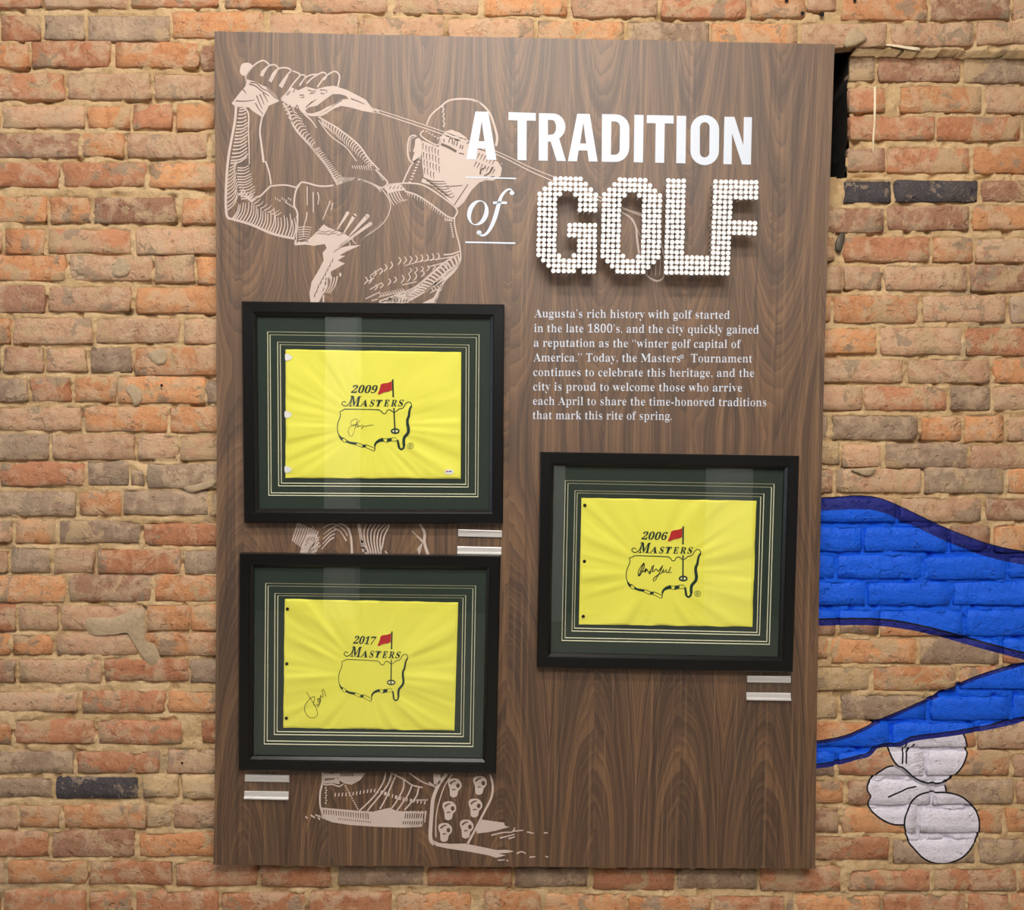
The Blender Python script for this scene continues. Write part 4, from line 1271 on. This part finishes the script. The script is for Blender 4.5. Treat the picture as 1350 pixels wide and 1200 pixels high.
Rr = [(710.5, 149.2), (729, 149.6)] + arc(729, 167.2, 16.4, 17.6, 90, -60, 10) + [(746, 212.4), (734, 212.2), (726, 186.8), (722.3, 186.6), (722, 212), (710.1, 211.8)]
Rh = [(722.4, 158), (728.5, 158.3)] + arc(728, 167.8, 5.2, 9.6, 80, -80, 6) + [(722.4, 178)]
A2 = ([(761, 149.9), (777.5, 150.3), (787.9, 213.2), (776.3, 213), (774.3, 198.6), (762.9, 198.3), (760.6, 212.7), (748.6, 212.5)], [(769, 161.5), (772.7, 189.3), (764.8, 189.1)])
Dd = ([(793.7, 150.4), (811, 150.7)] + arc(811.5, 169, 18.3, 18.2, 88, 0, 6) + [(829.6, 194)] + arc(811.3, 195, 18.2, 18.7, 0, -88, 6) + [(793.2, 213.4)],
      [(806, 160), (811, 160.2)] + arc(811, 167, 6.3, 6.8, 80, 0, 4) + arc(811, 197, 6.0, 7.0, 0, -80, 4) + [(805.4, 204.2)])
I1 = [(836.3, 151.3), (848.6, 151.6), (847.6, 214.3), (835.4, 214)]
T2 = [(852.8, 151.7), (888.3, 152.4), (888.1, 163), (876.4, 162.8), (875.6, 214.9), (863.7, 214.6), (864.4, 162.6), (852.6, 162.3)]
I2 = [(892.2, 152.5), (904.6, 152.8), (903.7, 215.5), (891.4, 215.2)]
O1 = (arc(929.3, 170.5, 18.8, 18.8, 0, 180, 12) + arc(929, 199, 18.8, 18.8, 180, 360, 12), arc(929.1, 167.5, 6.4, 6.4, 0, 180, 8) + arc(928.9, 201.5, 6.2, 6.2, 180, 360, 8))
N1 = [(955.1, 153.9), (968.3, 154.1), (979.9, 191.5), (980.7, 154.3), (991.4, 154.5), (989.9, 217.1), (978.4, 216.9), (965.1, 176), (964.5, 216.6), (953.6, 216.4)]
for ch, sh in (('A', FL['A']), ('T', (T1, None)), ('R', (Rr, Rh)), ('A', A2), ('D', Dd), ('I', (I1, None)), ('T', (T2, None)), ('I', (I2, None)), ('O', O1), ('N', (N1, None))):
    d = Draw(surfB3)
    d.fill(sh[0], holes=[sh[1]] if sh[1] else ())
    o = d.obj('title_letter', M['white'], board)
    o['label'] = 'white letter %s' % ch
# "of"
d = Draw(surfB3)
outer = []; inner = []
for k in range(28):
    t = 2 * math.pi * k / 28
    x, y = 14.2 * math.cos(t), 16.7 * math.sin(t)
    outer.append((630 + x - y * 0.10, 280.6 + y))
    x, y = 8.3 * math.cos(t), 15.0 * math.sin(t)
    inner.append((630 + x - y * 0.26, 280.6 + y))
d.fill(outer, holes=[inner])
d.obj('script_letter', M['white'], board)['label'] = 'white italic letter o'
d = Draw(surfB3).frame(600, 220, 10)
d.stroke([(755, 320), (725, 293), (690, 300), (640, 345), (600, 410), (570, 510), (535, 640), (490, 760), (440, 850), (390, 898), (340, 903), (310, 880)], 1.6, 2.4, wm=5.6)
d.disc(750, 345, 31, 28); d.disc(316, 868, 34, 31)
d.stroke([(500, 474), (685, 474)], 3.4, smooth=False)
d.obj('script_letter', M['white'], board)['label'] = 'white italic letter f'
for (a, c, w) in (((614.2, 233.8), (680.5, 235.3), 1.9), ((613.4, 319.4), (679.4, 320.7), 2.3)):
    d = Draw(surfB3); d.stroke([a, c], w, smooth=False); d.obj('rule_line', M['white'], board)
# paragraph
PARA = [
    ("Augusta\u2019s rich history with golf started", 704.6, 418.3, 962.0, 420.5),
    ("in the late 1800\u2019s, and the city quickly gained", 704.2, 437.8, 1000.3, 439.8),
    ("a reputation as the \u201cwinter golf capital of", 703.8, 457.0, 976.8, 458.9),
    ("America.\u201d Today, the Masters   Tournament", 703.4, 476.4, 991.6, 478.0),
    ("continues to celebrate this heritage, and the", 703.1, 495.8, 994.2, 497.0),
    ("city is proud to welcome those who arrive", 702.9, 514.8, 978.2, 516.4),
    ("each April to share the time-honored traditions", 702.7, 533.7, 1010.2, 535.7),
    ("that mark this rite of spring.", 702.4, 552.5, 885.5, 553.7)]
for (tx, x0, y0, x1, y1) in PARA:
    V, F = glyphs(serif(tx), thin=(0.021, 0.004))
    b = MB()
    put_text(b, surfB3, V, F, x0, y0, x1, y1, 10.8)
    if 'Tournament' in tx:
        dd = Draw(surfB3); dd.ring(898.8, 470.3, 2.5, 2.5, 0.6); dd.stroke([(898.0, 471.8), (898.0, 468.9), (899.6, 469.0), (899.6, 470.2), (898.2, 470.4), (899.8, 471.8)], 0.5, smooth=False)
        b.add(dd.mb.v, dd.mb.f)
    b.obj('text_line', M['white'], board)

# ------------------------------------------------------------------ GOLF in golf tees
YT = YB - 0.052
b = MB()
prof = [(0.0003, -0.052), (0.0016, -0.040), (0.0021, -0.020), (0.0024, -0.010), (0.0036, -0.006), (0.0056, -0.0022), (0.0060, -0.0008), (0.0057, 0.0), (0.0046, 0.0), (0.0030, -0.0008)]
lathe(b, (0, 0, 0), prof, 12)
tee_me = mesh_obj('golf_tee', b.v, b.f, M['tee'], None, smooth=True, link=False).data
full = {}
GP = [[(3, 8)], [(2, 9)], [(1, 10)], [(0, 4), (7, 11)]] + [[(0, 3), (8, 11)]] * 3 + [[(0, 3)]] * 2 + [[(0, 3), (6, 11)]] * 3 + [[(0, 3), (8, 11)]] * 3 + [[(0, 4), (7, 11)], [(1, 11)], [(2, 11)], [(3, 7), (9, 11)]]
OP = [[(3, 8)], [(2, 9)], [(1, 10)], [(0, 4), (7, 11)]] + [[(0, 3), (8, 11)]] * 11 + [[(0, 4), (7, 11)], [(1, 10)], [(2, 9)], [(3, 8)]]
LP = [[(0, 3)]] * 15 + [[(0, 8)]] * 4
FP = [[(0, 8)]] * 4 + [[(0, 3)]] * 4 + [[(0, 8)]] * 3 + [[(0, 3)]] * 8
# corners of each grid in pixels: top-left, top-right, bottom-left, bottom-right tee centres; last column index
GRID = [('G', GP, (712.2, 235.2), (785.6, 236.6), (709.8, 356.6), (783.2, 358.0), 11), ('O', OP, (797.2, 236.6), (870.4, 238.0), (794.0, 357.6), (867.6, 359.0), 11),
        ('L', LP, (881.5, 238.2), (934.6, 239.2), (878.4, 359.2), (931.8, 360.0), 8), ('F', FP, (943.8, 239.6), (997.4, 240.4), (939.0, 360.0), (992.6, 361.0), 8)]
rt = random.Random(5)
for (ch, pat, tl, tr, bl, br, nc) in GRID:
    c = P((tl[0] + tr[0]) / 2, bl[1], YB)
    le = thing('tee_letter', c, 'large letter %s made of rows of white golf tees standing out from the walnut board' % ch, 'letter', 'letters made of golf tees')
    for r_, segs in enumerate(pat):
        for (s0, s1) in segs:
            for q in range(s0, s1 + 1):
                u, v = q / nc, r_ / 18.0
                x = (tl[0] * (1 - u) + tr[0] * u) * (1 - v) + (bl[0] * (1 - u) + br[0] * u) * v
                y = (tl[1] * (1 - u) + tr[1] * u) * (1 - v) + (bl[1] * (1 - u) + br[1] * u) * v
                o = bpy.data.objects.new('golf_tee', tee_me)
                COL.objects.link(o)
                o.parent = le
                p = P(x + rt.uniform(-.35, .35), y + rt.uniform(-.35, .35), YT + rt.uniform(-.0012, .0012))
                o.location = p - c
                o.rotation_euler = (rt.uniform(-.02, .02), 0, rt.uniform(-.02, .02))

# ------------------------------------------------------------------ framed flags
FD = 0.027          # how far the frame face stands off the board


def affine(src, dst):
    A_ = np.array([[x, y, 1] for x, y in src]); B_ = np.array(dst)
    S = np.linalg.lstsq(A_, B_, rcond=None)[0]
    return lambda x, y: tuple(np.array([x, y, 1.0]) @ S)


def framed(cor, Ls, flag, year, emb, label, kind, thin=1.0, grom=(), seed=0):
    YFc = YB - FD
    C = [P(x, y, YFc) for x, y in cor]
    ctr = (C[0] + C[1] + C[2] + C[3]) / 4
    base = P((cor[2][0] + cor[3][0]) / 2, (cor[2][1] + cor[3][1]) / 2, YB)
    th = thing('framed_flag', base, label, 'picture frame', 'framed signed flags')
    e1 = ((C[1] - C[0]) + (C[2] - C[3])).normalized(); e2 = ((C[3] - C[0]) + (C[2] - C[1])).normalized()
    sg = [(1, 1), (-1, 1), (-1, -1), (1, -1)]
    prof = [(0.0, 0.0014), (0.0, FD - 0.0026), (0.0024, FD), (0.0255, FD - 0.0005), (0.0262, FD - 0.0030), (0.0280, FD - 0.0034), (0.0345, FD - 0.0095), (0.0350, FD - 0.0155), (0.0350, 0.0014)]
    for s in range(4):
        a, c2 = s, (s + 1) % 4
        vs = []; fs = []
        for (u, h) in prof:
            for k in (a, c2):
                q = C[k] + e1 * (sg[k][0] * u) + e2 * (sg[k][1] * u)
                vs.append(Vector((q.x, YB - h, q.z)))
        m = len(prof)
        for i in range(m):
            j = (i + 1) % m
            fs.append((i * 2, i * 2 + 1, j * 2 + 1, j * 2))
        fs.append(tuple(i * 2 for i in range(m))); fs.append(tuple(i * 2 + 1 for i in range(m))[::-1])
        o = mesh_obj('frame_rail', vs, fs, M['black'], th)
    inn = [C[k] + e1 * (sg[k][0] * 0.0335) + e2 * (sg[k][1] * 0.0335) for k in range(4)]
    # glass
    yg = YB - 0.0125
    mesh_obj('glass', [Vector((q.x, yg, q.z)) for q in inn], [(0, 3, 2, 1)], M['glass'], th)
    # mats
    y0 = YB - 0.0108; dy = 0.0015
    quads = []
    for i, Lq in enumerate(Ls):
        quads.append([P(x, y, y0 + dy * i + 0.0005) for x, y in Lq])

    def inset(q, w):
        f1 = ((q[1] - q[0]) + (q[2] - q[3])).normalized(); f2 = ((q[3] - q[0]) + (q[2] - q[1])).normalized()
        return [q[k] + f1 * (sg[k][0] * w) + f2 * (sg[k][1] * w) for k in range(4)]
    prev = [C[k] + e1 * (sg[k][0] * 0.0340) + e2 * (sg[k][1] * 0.0340) for k in range(4)]
    bw = 0.0009
    for i, q in enumerate(quads):
        yl = y0 + dy * i
        outq = inset(q, -bw)
        vs = [Vector((p.x, yl, p.z)) for p in prev] + [Vector((p.x, yl, p.z)) for p in outq]
        ml = mesh_obj('mat_layer', vs, [(k, 4 + k, 4 + (k + 1) % 4, (k + 1) % 4) for k in range(4)], M['matgreen'], th)
        inq = inset(q, bw)
        vs = [Vector((p.x, yl, p.z)) for p in outq] + [Vector((p.x, yl + dy, p.z)) for p in inq]
        mesh_obj('bevel_line', vs, [(k, 4 + k, 4 + (k + 1) % 4, (k + 1) % 4) for k in range(4)], M['cream'], ml)
        prev = inq
    ybk = y0 + dy * 4
    mesh_obj('backing', [Vector((p.x, ybk, p.z)) for p in inset(quads[-1], -0.004)], [(0, 3, 2, 1)], M['matgreen'], th)
    # flag cloth
    yf = ybk - 0.0026
    F4 = flag
    ex, ey = emb(560, 700)

    def fh(x, y):
        """height of the cloth (towards the viewer) at a pixel"""
        dx, dy_ = x - ex, (y - ey) * 1.15
        r = math.hypot(dx, dy_); a = math.atan2(dy_, dx)
        am = min(1, max(0, (r - 34) / 45.0)) * (1.0 - 0.35 * min(1, r / 150))
        s_ = noise.noise(Vector((math.cos(a) * 4.2, math.sin(a) * 4.2, seed + r * 0.006)))
        s2 = noise.noise(Vector((math.cos(a) * 9.0 + 5, math.sin(a) * 9.0, seed + r * 0.010)))
        s3 = noise.noise(Vector((x * 0.03, y * 0.035, seed + 3)))
        return min(0.0034, max(-0.0012, am * (s_ * 0.0052 + s2 * 0.0036 + s3 * 0.0012) + 0.0008))

    def fs_(off):
        return lambda x, y: P(x, y, yf - fh(x, y) - off)
    nu, nv = 110, 82
    vs = []; fs = []
    for j in range(nv + 1):
        v = j / nv
        for i in range(nu + 1):
            u = i / nu
            x = (F4[0][0] * (1 - u) + F4[1][0] * u) * (1 - v) + (F4[3][0] * (1 - u) + F4[2][0] * u) * v
            y = (F4[0][1] * (1 - u) + F4[1][1] * u) * (1 - v) + (F4[3][1] * (1 - u) + F4[2][1] * u) * v
            if j in (0, nv): y += noise.noise(Vector((x * 0.05, seed, j))) * 0.5
            p = fs_(0)(x, y)
            hem = min(u * 231, (1 - u) * 231, v * 168, (1 - v) * 168)
            if 3.4 < hem < 4.8: p.y += 0.0005
            if hem < 0.5: p.y = yf + 0.0012
            vs.append(p)
    for j in range(nv):
        for i in range(nu):
            a = j * (nu + 1) + i
            fs.append((a, a + nu + 1, a + nu + 2, a + 1))
    fl = mesh_obj('flag', vs, fs, M['cloth'], th, smooth=True)
    fl['label'] = 'yellow pin flag embroidered %s' % year
    E_ = lambda p: emb(p[0], p[1])
    off = 0.0008
    # map outline
    d = Draw(fs_(off))

    def st(pts, w0, w1=None, wm=None, smooth=True):
        fk = 1.45 if w0 > 1.2 or (w1 or 0) > 1.2 else 1.05
        w0 *= fk; w1 = w1 * fk if w1 else None; wm = wm * fk if wm else None
        d.stroke([E_(p) for p in pts], w0 * thin * 1.15, (w1 or w0) * thin * 1.15, wm * thin * 1.15 if wm else None, smooth=smooth)
    st([(215, 515), (240, 497), (300, 495), (500, 498), (700, 505), (725, 520), (745, 548), (768, 558), (790, 545), (802, 515), (825, 503), (850, 508), (880, 532), (905, 538), (930, 520), (960, 493), (1005, 485), (1025, 465), (1045, 425),
        (1075, 402), (1105, 403), (1122, 425), (1127, 452)], 0.9, 1.0)
    st([(1127, 452), (1105, 490), (1095, 540), (1090, 590), (1072, 630), (1072, 690), (1085, 750), (1082, 800), (1060, 835), (1030, 870), (1022, 920), (1028, 975)], 1.4, 2.2, 2.4)
    st([(1028, 970), (1018, 1010), (992, 1028), (966, 1012), (952, 965)], 1.6)
    st([(940, 900), (950, 940), (960, 1000)], 1.6, 1.8)
    st([(215, 515), (178, 530), (188, 560), (185, 600), (160, 660), (148, 720), (152, 790), (170, 840)], 0.9)
    st([(170, 838), (190, 872), (215, 895)], 1.0, 2.4)
    # texas to louisiana
    st([(632, 1048), (645, 1015), (640, 980)], 0.9); st([(640, 985), (650, 950), (690, 915), (750, 897)], 1.4, 3.2)
    for (q, dark) in (([(195, 878), (225, 872), (270, 905), (262, 935), (225, 925)], 0), ([(262, 905), (300, 915), (300, 945), (262, 935)], 1), ([(300, 922), (400, 935), (395, 968), (300, 950)], 1),
                      ([(400, 935), (485, 965), (475, 1000), (395, 968)], 0), ([(480, 962), (525, 965), (520, 1000), (475, 1000)], 1), ([(525, 962), (640, 1008), (630, 1050), (520, 1000)], 0),
                      ([(748, 885), (805, 885), (800, 938), (760, 920)], 0), ([(805, 880), (862, 875), (862, 918), (800, 935)], 1), ([(862, 872), (915, 868), (948, 912), (862, 918)], 0)):
        qq = [E_(p) for p in q]
        if dark: d.fill(qq)
        else: d.stroke(qq, 0.75 * thin, closed=True, smooth=False)
    d.obj('map_outline', M['green_thread'], fl)
    d = Draw(fs_(off)); d.stroke([E_(p) for p in [(877, 102), (885, 340)]], 2.1 * (0.85 if thin < 1 else 1)); d.stroke([E_(p) for p in [(893, 480), (908, 815)]], 1.9 * (0.75 if thin < 1 else 1))
    cx, cy = E_((910, 785)); d.ring(cx, cy, 4.9, 2.8, 2.1 * thin)
    d.obj('flagstick', M['green_thread'], fl)
    d = Draw(fs_(off * 0.6)); d.disc(cx, cy, 4.6, 2.5); d.obj('hole_cup', M['white_thread'], fl)
    d = Draw(fs_(off + 0.0009)); d.fill([E_(p) for p in [(865, 125), (830, 142), (800, 150), (750, 156), (718, 172), (712, 205), (698, 250), (680, 296), (705, 302), (735, 282), (780, 268), (825, 262), (868, 240)]]); d.obj('red_pennant', M['red_thread'], fl)
    # year and wordmark
    b = MB(); V, F = glyphs(serif(year), offset=0.006, shear=0.28); (xa, ya), (xb, yb) = E_((325, 280)), E_((678 if year != '2017' else 660, 284)); put_text(b, fs_(off), V, F, xa, ya, xb, yb, 9.8); b.obj('year_lettering', M['green_thread'], fl)
    b = MB()
    for (ch, x0, x1, cap, ybs) in (('M', 300, 462, 13.2, 456), ('A', 440, 545, 8.6, 458), ('S', 568, 640, 8.6, 458), ('T', 655, 745, 8.6, 458), ('E', 755, 835, 8.6, 458), ('R', 848, 930, 8.6, 458), ('S', 945, 1022, 8.6, 458)):
        V, F = glyphs(serif(ch), offset=0.010, shear=0.26); (xa, ya), (xb, yb) = E_((x0, ybs)), E_((x1, ybs + 2)); put_text(b, fs_(off), V, F, xa, ya, xb, yb, cap)
    dd = Draw(fs_(off)); dd.stroke([E_(p) for p in [(340, 330), (318, 400), (280, 445), (235, 452), (205, 430), (215, 400), (245, 395), (262, 412)]], 1.4, 1.1)
    dd.stroke([E_(p) for p in [(318, 330), (345, 318), (360, 340)]], 1.0)
    b.add(dd.mb.v, dd.mb.f)
    b.obj('wordmark', M['green_thread'], fl)
    if year != '2017':
        d = Draw(fs_(off)); cx, cy = E_((1112, 980)); d.ring(cx, cy, 3.9, 3.9, 0.6)
        d.stroke([(cx - 1.3, cy + 2), (cx - 1.3, cy - 2), (cx + 1.0, cy - 1.8), (cx + 1.2, cy - 0.2), (cx - 1.0, cy + 0.2), (cx + 1.4, cy + 2)], 0.8, smooth=False)
        d.obj('registered_mark', M['green_thread'], fl)
    # signature
    if kind == 'a':
        d = Draw(fs_(off)).frame(430, 490, 10)
        d.stroke([(455, 638), (425, 660), (400, 690), (360, 715), (322, 690), (325, 660), (370, 628), (412, 632), (395, 690), (370, 780), (345, 850), (312, 850), (292, 800), (300, 750), (340, 712), (420, 690)], 0.5)
        d.stroke([(385, 735), (400, 690), (425, 710), (400, 735), (440, 712), (445, 730), (465, 705), (490, 720), (465, 760), (500, 712), (520, 728), (545, 712), (625, 706)], 0.8, 0.6)
        d.obj('signature', M['ink'], fl)
    if kind == 'b':
        d = Draw(fs_(off)).frame(810, 680, 10)
        d.stroke([(320, 800), (345, 740), (372, 660), (395, 628), (390, 680), (350, 770), (318, 795), (315, 740), (350, 670), (390, 620)], 1.4, 0.9)
        d.stroke([(355, 730), (395, 735), (415, 690), (405, 750), (430, 700), (440, 740), (460, 730), (455, 770), (490, 700), (500, 660), (470, 770)], 1.3, 1.0)
        d.stroke([(520, 650), (500, 740), (520, 735), (550, 700), (575, 735), (605, 700), (640, 655), (590, 760), (540, 850), (515, 868), (510, 840), (560, 790), (620, 755), (650, 700), (640, 755), (690, 710), (680, 755), (720, 735), (745, 670), (715, 750), (755, 742)], 1.3, 0.8)
        d.obj('signature', M['ink'], fl)
    if kind == 'c':
        d = Draw(fs_(off)).frame(380, 880, 15)
        d.stroke([(362, 490), (430, 600), (480, 680), (540, 790), (580, 900), (560, 970), (480, 1000), (390, 970), (330, 870), (330, 760), (400, 650), (500, 575), (525, 590), (505, 680), (500, 740), (530, 760), (600, 720)], 0.75, 0.8)
        o = d.obj('signature', M['ink_soft'], fl); o['label'] = 'faded thin signature stroke'
        d = Draw(fs_(off)).frame(380, 880, 15)
        d.stroke([(575, 790), (620, 720), (640, 640), (580, 620), (605, 700), (625, 630), (645, 540), (640, 600), (690, 560), (665, 460), (685, 430), (720, 490), (742, 570)], 1.0, 0.6)
        d.obj('signature', M['ink'], fl)
    for (gx_, gy_) in grom:
        if kind == 'a':
            d = Draw(fs_(0.0012)); d.fill([(gx_ - 1, gy_ - 4.2), (gx_ + 4, gy_ - 3.6), (gx_ + 8.5, gy_), (gx_ + 5, gy_ + 3.6), (gx_ - 0.5, gy_ + 4.4)], True); d.obj('white_tab', M['clip'], fl)
        else:
            b = MB(); c = fs_(0)(gx_, gy_); lathe(b, c, [(0.0044, 0), (0.0042, 0.0010), (0.0034, 0.0013), (0.0030, 0.0006)], 14, cap=False); gr = b.obj('grommet', M['brass'], fl, True)
    if kind != 'a':
        b = MB()
        for (gx_, gy_) in grom:
            lathe(b, fs_(0)(gx_, gy_), [(0.0032, 0.0003), (0.0032, 0.0007)], 12)
        b.obj('eyelet_opening', M['hole'], fl)
    if kind == 'a':
        d = Draw(fs_(0.0008)); d.disc(592, 622.2, 6.2, 3.4, 18); sk = d.obj('sticker', M['sticker'], fl); sk['label'] = 'small oval white authentication sticker'
        d = Draw(fs_(0.0012)); d.stroke([(588, 621.8), (591.4, 621.8)], 1.5); d.obj('sticker_print', M['stred'], fl)
        d = Draw(fs_(0.0012)); d.stroke([(592, 621.6), (595.4, 621.6)], 1.5); d.obj('sticker_print', M['stblue'], fl)
    return th


base_pts = [(877, 105), (178, 530), (992, 1028), (1105, 403), (910, 785), (632, 1050)]
emb1 = affine(base_pts, [(430 + x / 10, 490 + y / 10) for x, y in base_pts])
emb3 = affine(base_pts, [(810 + x / 10, 680 + y / 10) for x, y in [(908, 145), (197, 560), (980, 1075), (1120, 448), (900, 825), (620, 1095)]])
emb2 = affine(base_pts, [(430 + x / 10, 820 + y / 10) for x, y in [(868, 130), (205, 530), (920, 1048), (1055, 428), (862, 795), (582, 1045)]])
framed([(318.1, 397.1), (664.9, 401.3), (663.1, 690.9), (321.3, 689.7)],
       [[(352.8, 437.5), (631.6, 441.3), (630, 655), (354.3, 653)], [(356, 441.4), (628.1, 445.2), (626.7, 651.6), (357.5, 649.9)],
        [(366, 451.1), (618.2, 454.9), (617.2, 642.2), (367.4, 640.6)], [(369.4, 454.5), (614.6, 458.3), (614, 638.6), (371, 637)]],
       [(376.3, 460.6), (608, 464.2), (607.3, 631.4), (376.3, 630.3)], '2009', emb1,
       'black framed yellow flag lettered 2009, upper of the two frames on the left', 'a', 1.0, [(377, 471), (376.4, 546.5), (376.4, 619)], 1.3)
framed([(315.2, 729.6), (660, 733.5), (653.9, 1020.4), (313.9, 1016.2)],
       [[(350.3, 769.2), (627, 772.7), (623.5, 984.5), (348.4, 981)], [(353.5, 772.8), (623.5, 776), (619.8, 980.5), (352.2, 977)],
        [(362.5, 782.5), (614, 785.3), (610.8, 971.4), (361.6, 968.5)], [(366.3, 785.5), (610.4, 788.6), (607.5, 967.8), (365.3, 964.7)]],
       [(375.2, 790), (604, 794.6), (599, 963.8), (373.3, 960)], '2017', emb2,
       'black framed yellow flag lettered 2017, lower frame on the left', 'c', 0.72, [(379, 803), (378, 875.3), (377.5, 947)], 6.1)
framed([(712.8, 596), (1054.2, 601.3), (1045.5, 886.5), (708, 880.2)],
       [[(745.3, 633.6), (1020.6, 638.3), (1014.3, 849.7), (740.8, 844.5)], [(748.9, 637.3), (1017.2, 642.5), (1010.9, 846), (744.9, 840.9)],
        [(758.1, 647), (1007.2, 651.3), (1001.3, 837.4), (754, 832)], [(761, 650), (1003, 655), (998, 834), (757.2, 828.2)]],
       [(766.7, 656.6), (997.7, 660.5), (992, 826.8), (763.2, 823.5)], '2006', emb3,
       'black framed yellow flag lettered 2006, alone on the right below the paragraph', 'b', 1.0, [(771, 666.4), (770.5, 740.3), (769, 812.8)], 11.7)


# ------------------------------------------------------------------ label holders
def holder(up, lo, label):
    th = thing('label_holder', P((lo[2][0] + lo[3][0]) / 2, lo[2][1], YB), label, 'label holder', 'empty label holders')
    for k, q in enumerate((up, lo)):
        Yf = YB - 0.006
        a, b_, c, d_ = [P(x, y, Yf) for x, y in q]
        if k == 0:
            prof = [(0, 0), (0, .0042), (.10, .0048), (.24, .0030), (.30, .0048), (.92, .0052), (1.0, .0040), (1.0, 0)]
        else:
            prof = [(0, 0), (0, .0040), (.08, .0046), (.62, .0046), (.70, .0066), (.80, .0082), (.97, .0080), (1.0, .0070), (1.0, 0)]
        vs = []; fs = []
        for (v, h) in prof:
            for (t_, bt) in ((a, d_), (b_, c)):
                p = t_ + (bt - t_) * v
                vs.append(Vector((p.x, YB - h, p.z)))
        m = len(prof)
        for i in range(m):
            j = (i + 1) % m
            fs.append((i * 2, i * 2 + 1, j * 2 + 1, j * 2))
        fs.append(tuple(i * 2 for i in range(m))); fs.append(tuple(i * 2 + 1 for i in range(m))[::-1])
        mesh_obj('rail', vs, fs, M['alu'], th)
    q = [P(up[3][0] + 1, up[3][1] - 1, YB - 0.002), P(up[2][0] - 1, up[2][1] - 1, YB - 0.002), P(lo[1][0] - 1, lo[1][1] + 1, YB - 0.002), P(lo[0][0] + 1, lo[0][1] + 1, YB - 0.002)]
    mesh_obj('clear_cover', q, [(0, 3, 2, 1)], M['glass'], th)


holder([(604, 698.2), (661.8, 700), (661.6, 709), (604, 707.6)], [(602.9, 720.7), (661, 722), (661, 731.8), (602.9, 731)], 'empty silver label holder squeezed between the two left frames, at their right')
holder([(322.8, 1021.9), (381, 1023), (381, 1032), (322.6, 1031)], [(321.9, 1044), (380.2, 1044.8), (380.2, 1055), (321.7, 1053.7)], 'empty silver label holder near the bottom left corner of the board')
holder([(985.3, 891.7), (1042.9, 892), (1042.7, 900.9), (985.3, 900.2)], [(984.6, 913.8), (1042.7, 914.6), (1042.8, 924.3), (984.3, 923.3)], 'empty silver label holder under the frame on the right')
print('bricks', len(bricks))
